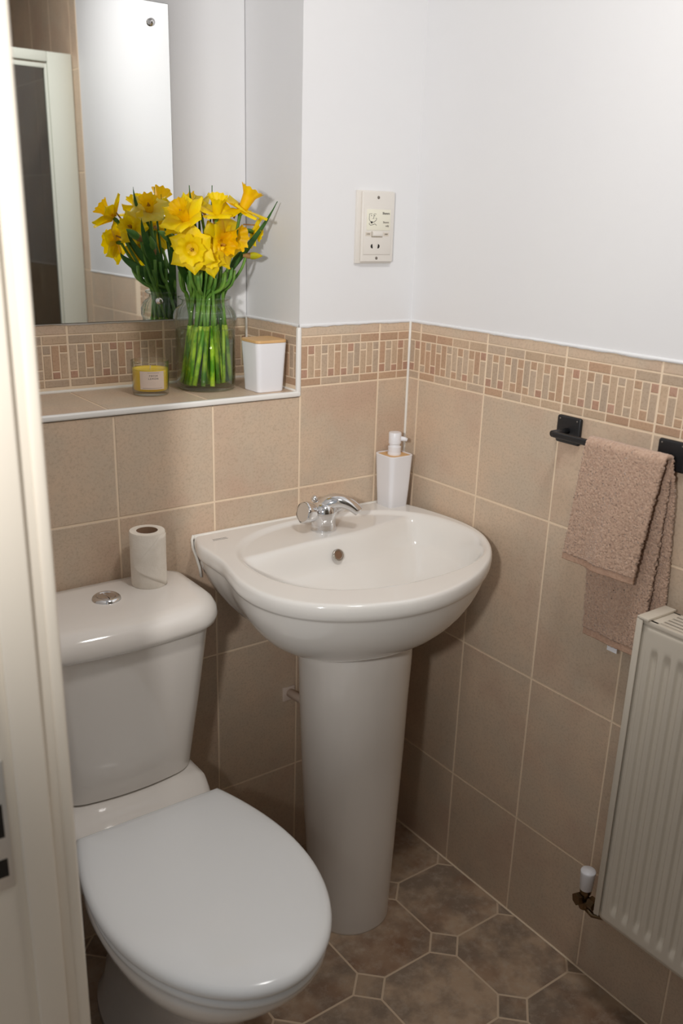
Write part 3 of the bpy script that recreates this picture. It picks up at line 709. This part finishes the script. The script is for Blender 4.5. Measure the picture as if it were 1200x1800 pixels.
vs = []; f = []; aC = math.atan2(-0.80, -0.27); NA = 24
for i in range(NA + 1):
    a = aC - 0.66 + 1.32 * i / NA
    for k in range(5):
        z = 0.0145 + 0.0345 * k / 4; r = 0.0362 + 0.0002 if z > 0.03 else 0.0358 + 0.0004
        vs.append((CX + 0.03655 * cos(a), CY + 0.03655 * sin(a), ZS + z))
for i in range(NA):
    for k in range(4): b = i * 5 + k; f.append((b, b + 5, b + 6, b + 1))
lb = mesh('label', vs, f, M['label'], t, True)
def wrap_text(s, zc, size, m, spacing=1.0):
    o = text('print', s, (0, 0, 0), size, m, lb, Matrix.Rotation(0, 3, 'X'), 0.0, spacing=spacing)
    for v in o.data.vertices:
        a = aC + 0.06 + v.co.x / 0.0366
        v.co = Vector((CX + 0.0367 * cos(a), CY + 0.0367 * sin(a), ZS + zc + v.co.y))
    return o
wrap_text('FRESH', 0.0405, 0.0048, M['ink'], 1.35); wrap_text('LEMON', 0.0350, 0.0048, M['ink'], 1.35)
for zc, half, off in ((0.0462, 0.30, 0.06), (0.0170, 0.52, 0.0)):
    tube('print_line', [(CX + 0.03665 * cos(aC + off - half + 2 * half * i / 14), CY + 0.03665 * sin(aC + off - half + 2 * half * i / 14), ZS + zc) for i in range(15)], 0.00022, M['inkgrey'], lb, n=4)

# ---------------------------------------------------------------- storage pot
t = empty('storage_pot', (-0.3385, 0.050, ZS), 'white square tapered pot with bamboo lid, at the right end of the ledge', 'pot')
PX, PY = -0.3385, 0.0515
def pq(h, r, z): return sq(PX, PY, h, r, ZS + z)
loft('pot_body', [pq(0.0285, 0.008, 0.0), pq(0.030, 0.009, 0.0015), pq(0.0325, 0.010, 0.05), pq(0.0352, 0.011, 0.0965), pq(0.0352, 0.011, 0.0975), pq(0.034, 0.010, 0.0978)], M['whiteplastic'], t, ang=40)
loft('bamboo_lid', [pq(0.0342, 0.010, 0.0978), pq(0.0354, 0.011, 0.0984), pq(0.0354, 0.011, 0.1025), pq(0.0346, 0.011, 0.1033)], M['bamboo'], t, ang=30)

# ---------------------------------------------------------------- shaver socket
t = empty('shaver_socket', (-0.112, 0, 1.435), 'cream dual-voltage shaver socket on the white wall above the basin', 'socket')
sx0, sx1, sz0, sz1 = -0.1575, -0.0660, 1.3660, 1.5045
boxes('back_box', [((sx0, -0.0042, sz0), (sx1, 0.0018, sz1))], M['creamplastic'], t, bev=0.001)
fp = boxes('face_plate', [((sx0 + 0.0095, -0.0105, sz0 + 0.003), (sx1 - 0.001, -0.004, sz1 - 0.0015))], M['creamplastic'], t, bev=0.0022, seg=3)
pnl = boxes('raised_panel', [((sx0 + 0.0135, -0.0122, sz0 + 0.0175), (sx1 - 0.0085, -0.0100, sz0 + 0.1055))], M['creamplastic'], t, bev=0.001)
boxes('print_panel', [((sx0 + 0.0190, -0.0130, sz0 + 0.0640), (sx1 - 0.0125, -0.0118, sz0 + 0.1035))], M['creamface'], pnl, bev=0.0004)
for z in (sz0 + 0.0105, sz1 - 0.0125):
    lathe('fixing_screw', [(0.0001, 0.001), (0.0026, 0.001), (0.003, 0.0)], (-0.1095, -0.0105, z), M['inkgrey'], fp, n=16, axis=(0, -1, 0))
    # slot
boxes('switch', [((-0.123, -0.0150, sz0 + 0.0530), (-0.0985, -0.0120, sz0 + 0.0610))], M['creamplastic'], pnl, bev=0.0008)
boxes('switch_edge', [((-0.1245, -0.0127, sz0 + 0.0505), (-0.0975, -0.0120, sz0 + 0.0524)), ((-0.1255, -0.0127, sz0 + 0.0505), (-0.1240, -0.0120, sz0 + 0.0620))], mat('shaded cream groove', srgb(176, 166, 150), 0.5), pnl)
for x0, x1 in ((-0.1405, -0.1270), (-0.0950, -0.0815)):
    boxes('voltage_window', [((x0, -0.0126, sz0 + 0.0530), (x1, -0.0120, sz0 + 0.0600))], mat('voltage window', srgb(214, 204, 190), 0.4), pnl)
rx = Matrix.Rotation(pi / 2, 3, 'X')
text('print', '115V', (-0.1338, -0.0128, sz0 + 0.0566), 0.0042, M['inkgrey'], pnl, rx); text('print', '240V', (-0.0882, -0.0128, sz0 + 0.0566), 0.0042, M['inkgrey'], pnl, rx)
text('print', 'Shavers', (-0.0815, -0.0132, sz0 + 0.0965), 0.0066, M['ink'], pnl, rx, align='RIGHT', sx=0.9); text('print', 'Shavers', (-0.0825, -0.0132, sz0 + 0.0795), 0.0056, M['inkgrey'], pnl, rx, align='RIGHT', sx=0.9); text('print', 'only', (-0.0825, -0.0132, sz0 + 0.0728), 0.0056, M['inkgrey'], pnl, rx, align='RIGHT', sx=0.9)
# face and shaver line drawing
fx, fz = -0.1235, sz0 + 0.0870
def stroke(pts, r=0.00042, nm='face_symbol'): return tube(nm, [(fx + a * 0.00118, -0.0131, fz + b * 0.00088) for a, b in pts], r, M['ink'], pnl, n=6)
stroke([(-2, 9), (-8, 9), (-8, -3), (-6, -7), (-2, -9), (3, -8), (7, -4), (8, -0.5), (5.5, 0)]); stroke([(6.5, 9), (1.5, 9), (1.5, -1), (-1.2, -1)])
for a in (-4, 4): lathe('face_symbol', [(0.0001, 0.0002), (0.0010, 0.0)], (fx + a * 0.001, -0.0131, fz + 0.0045), M['ink'], pnl, n=12, axis=(0, -1, 0))
stroke([(-7, -10), (-8, -13), (-5, -15.5), (0, -14), (4, -12.5), (7, -14), (7.5, -16)])
boxes('face_symbol', [((fx - 0.0055, -0.0134, fz - 0.0100), (fx - 0.0010, -0.0128, fz - 0.0062))], M['ink'], pnl, bev=0.0003)
for cxh, rot in ((-0.1225, 1), (-0.1080, -1)):
    v = []
    for i in range(10):
        a = pi / 2 + pi * i / 9 * rot
        v.append((cxh + 0.0042 * cos(a), -0.0127, sz0 + 0.0335 + 0.0042 * sin(a)))
    v.append((cxh + 0.0012 * rot, -0.0127, sz0 + 0.0335 - 0.0042)); 
    mesh('socket_hole', v, [tuple(range(len(v)))], M['dark'], pnl)

# ---------------------------------------------------------------- towel rail
t = empty('towel_rail', (0, -0.56, 1.097), 'matt black towel rail with square end plates on the right wall', 'towel rail')
BRX, BRZ = -0.050, 1.0965
for y0, y1 in ((-0.4915, -0.4365), (-0.7080, -0.6530)):
    boxes('end_plate', [((-0.0095, y0, 1.0730), (-0.0005, y1, 1.1235))], M['black'], t, bev=0.0055, seg=4)
    yc = (y0 + y1) / 2
    tube('post', [(-0.008, yc, 1.097), (BRX, yc, BRZ)], 0.0060, M['black'], t, n=16)
    for sy, sz_ in ((y0 + 0.008, 1.1175), (y1 - 0.008, 1.1175)):
        lathe('plate_pin', [(0.0001, 0.0008), (0.0013, 0.0004), (0.0016, 0.0)], (-0.0095, sy, sz_), M['inkgrey'], t, n=10, axis=(-1, 0, 0))
boxes('bar', [((BRX - 0.0055, -0.692, BRZ - 0.0055), (BRX + 0.0055, -0.4660, BRZ + 0.0055))], M['black'], t, bev=0.0035, seg=4)

# ---------------------------------------------------------------- towel
def sheet(name, prof, y0f, y1f, m, parent, ny=120, thick=0.006, seed=0, amp=0.0012, wave=0.0):
    """prof: list of (x, z, s) down the drape; y0f,y1f give left and right edge y for each s"""
    pts = []
    for i in range(len(prof) - 1):
        a, b = prof[i], prof[i + 1]; d = math.hypot(b[0] - a[0], b[1] - a[1]); n = max(1, int(d / 0.0013))
        for k in range(n): q = k / n; pts.append(tuple(a[j] + (b[j] - a[j]) * q for j in range(3)))
    pts.append(prof[-1]); vs = []; f = []; rr = random.Random(seed)
    for i, (x, z, s) in enumerate(pts):
        ya, yb = y0f(s), y1f(s)
        for k in range(ny + 1):
            q = k / ny; y = ya + (yb - ya) * q
            hang = max(0.0, s)
            w = wave * hang * (sin(2.2 * pi * q + 0.6) * 0.7 + 0.3 * sin(5.1 * pi * q + 3 * hang))
            zz = z - 0.020 * hang * (sin(pi * q * 1.0) - 0.5) * 0 
            vs.append((x + w + rr.gauss(0, 1) * amp * 0.35, y + rr.gauss(0, 1) * 0.0003, zz + rr.gauss(0, 1) * 0.0003))
    w = ny + 1
    for i in range(len(pts) - 1):
        for k in range(ny): b = i * w + k; f.append((b, b + w, b + w + 1, b + 1))
    o = mesh(name, vs, f, m, parent, True)
    md = o.modifiers.new('t', 'SOLIDIFY'); md.thickness = thick; md.offset = 0
    return o
t = empty('towel', (BRX, -0.625, BRZ), 'taupe terry hand towel draped over the black towel rail', 'towel')
lerp = lambda a, b, q: a + (b - a) * max(0.0, min(1.0, q))
xf = BRX - 0.0125; ztop = BRZ + 0.0105
arcp = [(BRX + 0.0115 * cos(a), BRZ + 0.0105 * sin(a), 0.0) for a in [pi * k / 8 for k in range(0, 9)]]
front = [(p[0], p[1], 0.0) for p in arcp] + [(xf - 0.001, BRZ - 0.03, 0.15), (xf - 0.005, 1.00, 0.45), (xf - 0.009, 0.92, 0.85), (xf - 0.010, 0.8985, 0.94)]
sheet('front_fold', front, lambda s: lerp(-0.5505, -0.5345, s), lambda s: lerp(-0.7060, -0.6850, s), M['towel'], t, seed=1, wave=0.006, thick=0.007)
sheet('front_hem', [(xf - 0.010, 0.8985, 0.94), (xf - 0.010, 0.8860, 1.0)], lambda s: lerp(-0.5505, -0.5345, s), lambda s: lerp(-0.7060, -0.6850, s), M['hem'], t, seed=2, wave=0.006, thick=0.004, amp=0.0003)
back = [(BRX + 0.0115, BRZ, 0.0), (-0.0360, 1.04, 0.2), (-0.0340, 0.90, 0.5), (-0.0335, 0.757, 0.96)]
sheet('back_fold', back, lambda s: lerp(-0.5515, -0.5720, s), lambda s: lerp(-0.7060, -0.6930, s), M['towel'], t, seed=3, wave=0.002, thick=0.007)
sheet('back_hem', [(-0.0335, 0.757, 0.96), (-0.0335, 0.743, 1.0)], lambda s: lerp(-0.5515, -0.5720, s), lambda s: lerp(-0.7060, -0.6930, s), M['hem'], t, seed=4, wave=0.002, thick=0.004, amp=0.0003)
back2 = [(BRX + 0.0120, BRZ - 0.004, 0.0), (-0.0240, 1.04, 0.2), (-0.0140, 0.90, 0.5), (-0.0120, 0.770, 1.0)]
sheet('back_inner_fold', back2, lambda s: lerp(-0.5600, -0.6000, s), lambda s: lerp(-0.7060, -0.7200, s), M['towel'], t, seed=5, wave=0.001, thick=0.006)
boxes('care_label', [((-0.0345, -0.6490, 0.7330), (-0.0335, -0.6280, 0.7450))], M['whiteplastic'], t)

# ---------------------------------------------------------------- radiator
t = empty('radiator', (-0.06, -0.72, 0.23), 'cream ribbed panel radiator on the right wall below the towel', 'radiator')
RYL, RYR, RZ0, RZ1, RXF = -0.7230, -1.32, 0.236, 0.836, -0.088
boxes('side_panel', [((-0.094, RYL - 0.0015, RZ0 + 0.008), (-0.018, RYL + 0.0035, RZ1 + 0.012)), ((-0.0945, RYL - 0.008, RZ0 + 0.01), (-0.0915, RYL + 0.0035, RZ1 + 0.008)), ((-0.094, RYL - 0.018, RZ1 + 0.009), (-0.018, RYL + 0.0035, RZ1 + 0.0135))], M['radiator'], t, bev=0.001)
# pressed front panel as a height field
def fpanel():
    vs = []; f = []; NY, NZ = 520, 80
    y0, y1 = RYL - 0.0045, RYR; z0, z1 = RZ0, RZ1 + 0.002
    zsam = []
    for k in range(NZ + 1): zsam.append(z0 + (z1 - z0) * (0.5 - 0.5 * cos(pi * k / NZ)))
    for i in range(NY + 1):
        y = y0 + (y1 - y0) * i / NY
        ph = ((RYL - y - 0.0335) / 0.0245)
        for z in zsam:
            g = 0.5 + 0.5 * cos(2 * pi * ph)
            g = sstep(0.25, 0.9, g)
            e = sstep(0.262 - 0.004, 0.282, z) * (1 - sstep(0.782, 0.800, z))
            if y > RYL - 0.015: e = 0
            d = -0.0062 * g * e                    # channel recessed
            rim = 0.0015 * (1 - sstep(0, 0.006, y0 - y)) + 0.006 * (1 - sstep(0, 0.010, z1 - z)) ** 2 + 0.004 * (1 - sstep(0, 0.008, z - z0))
            vs.append((RXF - 0.0 - d + rim, y, z))
    w = NZ + 1
    for i in range(NY):
        for k in range(NZ): b = i * w + k; f.append((b, b + w, b + w + 1, b + 1))
    return mesh('front_panel', vs, f, M['radiator'], t, True)
fpanel()
boxes('rear_panel', [((-0.034, RYR, RZ0), (-0.022, RYL - 0.004, RZ1))], M['radiator'], t, bev=0.002)
boxes('core_fins', [((-0.080, RYR, RZ0 + 0.004), (-0.034, RYL - 0.004, RZ1 - 0.02))], M['radiator'], t)
# slotted top grille: bars running along the length
gb = []
for k in range(5):
    x = -0.0735 + 0.0115 * k; gb.append(((x - 0.0036, RYR, RZ1 + 0.0060), (x + 0.0036, RYL - 0.030, RZ1 + 0.0085)))
gb.append(((-0.0865, RYL - 0.031, RZ1 + 0.0060), (-0.020, RYL - 0.002, RZ1 + 0.0085)))
gb.append(((-0.0885, RYR, RZ1 + 0.001), (-0.0800, RYL - 0.002, RZ1 + 0.0085))); gb.append(((-0.0250, RYR, RZ1 - 0.004), (-0.0195, RYL - 0.002, RZ1 + 0.0085)))
for y in [RYL - 0.13 - 0.10 * k for k in range(5)]: gb.append(((-0.080, y - 0.003, RZ1 + 0.0058), (-0.022, y + 0.003, RZ1 + 0.0083)))
boxes('top_grille', gb, M['radiator'], t, bev=0.0008)
VX, VY = -0.052, -0.668
vb = lathe('valve', [(0.0001, 0.0), (0.009, 0.0), (0.0095, 0.006), (0.0125, 0.007), (0.0125, 0.019), (0.009, 0.020), (0.008, 0.034), (0.011, 0.035), (0.011, 0.046)], (VX, VY, 0.200), M['brass'], t, n=12, ang=25)
tube('valve_tail', [(VX, VY, 0.222), (VX, VY - 0.030, 0.222), (VX, VY - 0.056, 0.236)], 0.0075, M['brass'], vb, n=12)
lathe('valve_nut', [(0.0001, 0.0), (0.0125, 0.0), (0.0125, 0.013), (0.0001, 0.013)], (VX, VY - 0.012, 0.222), M['brass'], vb, n=6, axis=(0, -1, 0), smooth=False)
lathe('valve_nut', [(0.0001, 0.0), (0.0125, 0.0), (0.0125, 0.012), (0.0001, 0.012)], (VX - 0.006, VY + 0.004, 0.222), M['brass'], vb, n=6, axis=(-1, 0.3, 0), smooth=False)
tube('supply_pipe', [(VX, VY, 0.205), (VX + 0.002, VY - 0.02, 0.196), (VX + 0.03, VY - 0.05, 0.192), (-0.012, VY - 0.06, 0.192), (0.0, VY - 0.06, 0.192)], 0.006, M['brass'], vb, n=10)
lathe('valve_cap', [(0.0115, 0.0), (0.0122, 0.001), (0.0142, 0.036), (0.0146, 0.040), (0.0138, 0.0425), (0.0001, 0.0432)], (VX, VY, 0.244), M['whiteplastic'], vb, n=32)

# ---------------------------------------------------------------- waste pipe behind the pedestal
t = empty('waste_pipe', (-0.31, 0, 0.43), 'pale pipe stub with square wall collar behind the pedestal', 'pipe')
boxes('wall_collar', [((-0.3215, -0.006, 0.4180), (-0.290, -0.0002, 0.452))], M['label'], t, bev=0.002)
tube('pipe', [(-0.304, -0.004, 0.437), (-0.294, -0.09, 0.437), (-0.290, -0.16, 0.44)], 0.010, M['label'], t, n=16)

# ---------------------------------------------------------------- vase
VC = Vector((-0.4310, 0.1240, ZS))
t = empty('vase', VC, 'clear ribbed glass jar of water holding the daffodils, on the ledge', 'vase')
def rib(r, z, a):
    w = sstep(0.126, 0.136, z) * (1 - sstep(0.160, 0.168, z))
    return r * (1 + 0.045 * w * cos(34 * a))
prof = [(0.0001, 0.0015), (0.052, 0.0015), (0.0565, 0.004), (0.0592, 0.010), (0.0595, 0.03), (0.0595, 0.125), (0.0604, 0.133), (0.0598, 0.145), (0.0565, 0.155), (0.0510, 0.162), (0.0462, 0.166), (0.0445, 0.170), (0.0448, 0.1745), (0.0500, 0.1765), (0.0525, 0.1785), (0.0525, 0.1805), (0.0505, 0.1820), (0.0460, 0.1815)]
lathe('glass_jar', prof, VC, M['glass'], t, n=136, fn=rib)
lathe('water', [(0.0001, 0.0095), (0.0550, 0.0100), (0.0576, 0.015), (0.0580, 0.1190), (0.0001, 0.1185)], VC, M['water'], t, n=48)

# flowers ---------------------------------------------------------
def stem_path(head, dirv, foot, k=0.035, n=16):
    """from the foot in the water up through the neck to the back of the flower"""
    head = Vector(head); foot = Vector(foot)
    b = Vector(foot); nk = VC + Vector((0, 0, 0.172))
    off = Vector(((head.x - VC.x) * 0.42, (head.y - VC.y) * 0.26, 0)) + (Matrix.Rotation(0.7, 3, 'Z') @ Vector((foot.x - VC.x, foot.y - VC.y, 0))) * 0.32
    if off.length > 0.037: off = off.normalized() * 0.037
    nk = nk + off
    up1 = nk + (nk - foot).normalized() * 0.035
    a = [foot + (nk - foot) * (i / 7) for i in range(7)]
    c = bez(nk, up1, Vector(head) - Vector(dirv) * k + Vector((0, 0, -0.045)), Vector(head) - Vector(dirv) * 0.012, n)
    return a + c
def foot(i):
    a = i * 2.399; r = 0.0545 * sqrt(0.25 + 0.75 * ((i * 0.7548) % 1.0))
    return VC + Vector((r * cos(a), r * sin(a), 0.0115 + 0.006 * ((i * 0.37) % 1)))
def flower(idx, head, facing, size, label, pale=False, droop=0.15, tl=1.0, tr=1.1, roll=0.0, petal_open=1.0):
    head = Vector(head); F_ = Vector(facing).normalized()
    u = F_.cross(Vector((0, 0, 1))).normalized(); w = u.cross(F_)
    t = empty('daffodil', foot(idx), label, 'flower', 'daffodils in the glass jar')
    path = stem_path(head, F_, foot(idx))
    hi = path[5:]; lo = path[:6]
    tube('stem', hi, [0.0032] * (len(hi) - 3) + [0.0028, 0.0028, 0.0035], M['stem'], t, n=8)
    tube('stem_base', lo, 0.0047, M['stemlow'], t, n=8)
    mp = M['petalpale'] if pale else M['petal']
    L = 0.040 * size; Wd = 0.0132 * size
    # ovary and spathe
    tube('ovary', [head - F_ * 0.014, head - F_ * 0.007, head], [0.0034, 0.0046, 0.003], M['stem'], t, n=8)
    for j in range(6):
        a = roll + j * pi / 3; rad = u * cos(a) + w * sin(a); tan = F_.cross(rad)
        back = -0.0012 if j % 2 else 0.0008
        vs = []; f = []; NL, NW = 9, 6
        rj = random.Random(idx * 10 + j); dr = droop + rj.uniform(-0.12, 0.12); tw = rj.uniform(-0.25, 0.25); ll = L * rj.uniform(0.9, 1.08)
        for i in range(NL + 1):
            q = i / NL
            wd = Wd * (0.30 + 0.95 * sin(pi * min(1.0, q * 0.85 + 0.08))) * (1 - 0.88 * max(0, (q - 0.60) / 0.40) ** 1.4)
            for k in range(NW + 1):
                s = (k / NW - 0.5) * 2
                p_ = head + rad * (0.003 + ll * q * petal_open) + tan * (wd * s * (1.0)) + F_ * (back + 0.006 * (1 - petal_open) * 0 + dr * ll * q * (1 - 0.4 * q) - 0.0022 * s * s + 0.003 * (1 - abs(s)) * q + tw * wd * s * q)
                vs.append(p_)
        for i in range(NL):
            for k in range(NW): b = i * (NW + 1) + k; f.append((b, b + NW + 1, b + NW + 2, b + 1))
        mesh('petal', vs, f, mp, t, True)
    # trumpet with frilled rim
    q = Vector((0, 0, 1)).rotation_difference(F_); rings = []; TL = 0.030 * size * tl; n = 48
    for i in range(12):
        s = i / 11; r = (0.0065 + 0.0050 * s + 0.0050 * max(0, s - 0.65) / 0.35 * (s > 0.65)) * size * tr
        ring = []
        for k in range(n):
            a = 2 * pi * k / n; fr = max(0, s - 0.55) / 0.45
            rr = r * (1 + 0.10 * fr * sin(8 * a + idx) + 0.05 * fr * sin(17 * a)) ; z = TL * s + 0.0014 * size * fr * sin(10 * a + 1.3 * idx)
            ring.append(q @ Vector((rr * cos(a), rr * sin(a), z)) + head)
        rings.append(ring)
    loft('trumpet', rings, M['corona'] if (pale or idx % 2) else M['petal'], t, cap0=True, cap1=False)
    tube('pistil', [head + F_ * 0.001, head + F_ * (TL * 0.72)], [0.0010, 0.0014], M['stamen'], t, n=6)
    for j in range(5):
        a = 2 * pi * j / 5; rad = (u * cos(a) + w * sin(a)) * 0.0024
        tube('stamen', [head + rad, head + rad * 1.1 + F_ * (TL * 0.55)], [0.0005, 0.0012], M['stamen'], t, n=5)
    b = head - F_ * 0.013
    # papery spathe hanging behind
    vs = []; f = []
    sd = (Vector((0, 0, -0.4)) - F_ * 0.9).normalized()
    for i in range(7):
        s = i / 6
        for k in range(5):
            v = (k / 4 - 0.5) * 2
            vs.append(b + Vector((0, 0, 0.004)) - sd * (-0.0) + (F_ * 0.9 + Vector((0, 0, 0.25))) * (0.026 * s - 0.012) + u * (0.006 * sin(pi * (0.15 + 0.8 * s)) * v) + w * (0.005 + 0.003 * (1 - v * v)))
    for i in range(6):
        for k in range(4): c = i * 5 + k; f.append((c, c + 5, c + 6, c + 1))
    mesh('spathe', vs, f, M['spathe'], t, True)
    return t
flower(0, (-0.505, 0.026, 1.390), (-0.62, -0.78, -0.02), 1.08, 'large open yellow daffodil facing the camera, lowest on the left of the bunch', roll=0.45, tl=0.6, tr=1.45, droop=0.12)
flower(1, (-0.512, 0.034, 1.440), (-0.55, -0.30, 0.55), 1.05, 'side-on yellow daffodil directly above the large open one at the left', roll=0.2, droop=0.75, tl=1.15)
flower(2, (-0.452, 0.030, 1.452), (-0.10, -0.35, 0.85), 1.0, 'yellow daffodil pointing up in the middle of the bunch', roll=0.1, droop=0.35, tl=1.1)
flower(3, (-0.425, 0.048, 1.412), (0.45, -0.80, -0.02), 1.25, 'yellow daffodil with broad trumpet facing right, centre of the bunch', roll=0.5, droop=0.15)
flower(4, (-0.462, 0.040, 1.374), (-0.25, -0.92, -0.25), 0.80, 'small ruffled yellow daffodil tucked low beside the large open one', roll=0.3, droop=0.3, tl=0.6)
flower(5, (-0.403, 0.020, 1.462), (0.35, -0.25, 0.80), 1.15, 'highest yellow daffodil at the upper right, trumpet turned up', roll=0.25, droop=0.05, tl=1.15)
flower(6, (-0.338, 0.090, 1.420), (0.75, -0.20, -0.25), 0.72, 'small yellow daffodil at the far right edge behind a long leaf', roll=0.2, droop=0.3, tl=0.7)
flower(7, (-0.458, 0.095, 1.455), (-0.35, 0.55, 0.60), 1.05, 'pale-petalled daffodil turned to the mirror at the back of the bunch', pale=True, roll=0.3, droop=0.35)
flower(8, (-0.492, 0.090, 1.420), (-0.75, 0.45, 0.25), 0.95, 'yellow daffodil at the back left, showing mainly in the mirror', roll=0.0, droop=0.4)
flower(9, (-0.440, 0.050, 1.395), (0.10, -0.95, 0.15), 1.12, 'yellow daffodil half hidden between the central trumpets', roll=0.15, droop=0.25)
def bud(idx, head, dirv, size, label, m='bud'):
    head = Vector(head); F_ = Vector(dirv).normalized()
    t = empty('daffodil_bud', foot(idx), label, 'flower bud', 'daffodil buds in the glass jar')
    path = stem_path(head, F_, foot(idx), k=0.02)
    tube('stem', path[5:], 0.0028, M['stem'], t, n=8); tube('stem_base', path[:6], 0.0036, M['stemlow'], t, n=8)
    L = 0.034 * size
    tube('bud_head', [head - F_ * 0.012 + F_ * (L * i / 7) for i in range(8)], [0.003 * size, 0.0045 * size, 0.0062 * size, 0.007 * size, 0.0066 * size, 0.0052 * size, 0.0032 * size, 0.0008], M[m], t, n=12)
    tube('sheath', [head - F_ * 0.018, head - F_ * 0.008, head + F_ * 0.002], [0.0030, 0.0056 * size, 0.0060 * size], M['spathe'], t, n=10, cap=False)
bud(10, (-0.352, 0.075, 1.377), (0.9, -0.25, 0.0), 1.0, 'greenish yellow bud pointing right, low on the right of the bunch')
bud(11, (-0.500, 0.120, 1.405), (-0.7, 0.2, 0.4), 1.2, 'long green bud at the back left, showing in the mirror', 'stem')
bud(12, (-0.470, 0.130, 1.385), (-0.3, 0.3, 0.7), 1.1, 'short green bud at the back, seen in the mirror beside the stems', 'stem')
def leaf(idx, tip, wmax, label, bend=0.0, tdir=None, face=(0.35, -0.85, 0)):
    tip = Vector(tip); ft = foot(idx)
    t = empty('daffodil_leaf', ft, label, 'leaf', 'long leaves in the glass jar')
    nk = VC + Vector((0, 0, 0.172)); off = Vector(((tip.x - VC.x) * 0.20, (tip.y - VC.y) * 0.15, 0))
    if off.length > 0.032: off = off.normalized() * 0.032
    nk = nk + off
    P = [ft + (nk - ft) * (i / 6) for i in range(6)] + bez(nk, nk + (nk - ft).normalized() * 0.05, (tip - Vector((0, 0, 0.05)) + Vector((0, 0, bend))) if tdir is None else tip - Vector(tdir), tip, 20)
    N = len(P); fc = Vector(face).normalized(); vs = []; f = []
    for i, p_ in enumerate(P):
        q = i / (N - 1); tt = (P[min(i + 1, N - 1)] - P[max(i - 1, 0)]).normalized(); s = tt.cross(fc).normalized()
        wd = wmax * (0.55 + 0.45 * min(1, q * 2.2)) * (1 - max(0, (q - 0.62) / 0.38) ** 1.6) + 0.0002
        for k in range(5):
            v = (k / 4 - 0.5) * 2; vs.append(p_ + s * (wd * v) + fc * (-0.0016 * (1 - v * v)))
    for i in range(N - 1):
        for k in range(4): b = i * 5 + k; f.append((b, b + 5, b + 6, b + 1))
    o = mesh('leaf_blade', vs, f, M['leaf'], t, True)
    md = o.modifiers.new('s', 'SOLIDIFY'); md.thickness = 0.0008
leaf(13, (-0.3115, 0.045, 1.478), 0.0095, 'long green leaf reaching out to the upper right past the flowers', tdir=(0.052, -0.02, 0.10))
leaf(14, (-0.483, 0.075, 1.500), 0.0060, 'tall pointed leaf rising highest above the left flowers')
leaf(15, (-0.462, 0.080, 1.468), 0.0050, 'shorter upright leaf just right of the tallest one')
leaf(16, (-0.436, 0.075, 1.502), 0.0022, 'thin leaf tip showing above the middle flowers')
leaf(17, (-0.424, 0.080, 1.488), 0.0018, 'very thin leaf tip right of the thin middle one')
leaf(18, (-0.515, 0.070, 1.372), 0.0085, 'broad dark leaf curling down at the left of the stems', bend=0.03)
leaf(19, (-0.497, 0.140, 1.440), 0.0085, 'broad leaf at the back left, seen in the mirror', face=(-0.3, 0.9, 0))
leaf(20, (-0.440, 0.160, 1.430), 0.0085, 'broad leaf at the back centre, seen in the mirror', face=(-0.3, 0.9, 0))
leaf(21, (-0.375, 0.075, 1.395), 0.0050, 'narrow leaf leaning right under the bud', bend=-0.01)
leaf(22, (-0.492, 0.040, 1.425), 0.0045, 'small leaf tip in front of the side-on left flower')
leaf(23, (-0.515, 0.110, 1.418), 0.0060, 'leaf bent out to the left behind the flowers', face=(-0.3, 0.9, 0), bend=0.02)
def cutstem(idx, top, label):
    t = empty('flower_stalk', foot(idx), label, 'stalk', 'green stalks in the glass jar')
    P = stem_path(Vector(top), Vector((0, 0, 1)), foot(idx), k=0.02, n=8)
    tube('stalk', P[5:], 0.0034, M['stem'], t, n=8); tube('stalk_base', P[:6], 0.0049, M['stemlow'], t, n=8)
rs = random.Random(4)
for i in range(24, 54):
    cutstem(i, (VC.x - 0.012 + rs.uniform(-0.055, 0.045), VC.y - 0.035 + rs.uniform(-0.045, 0.05), ZS + rs.uniform(0.235, 0.262)), 'green daffodil stalk crowded in the glass jar below the flowers')
bpy.context.view_layer.update()
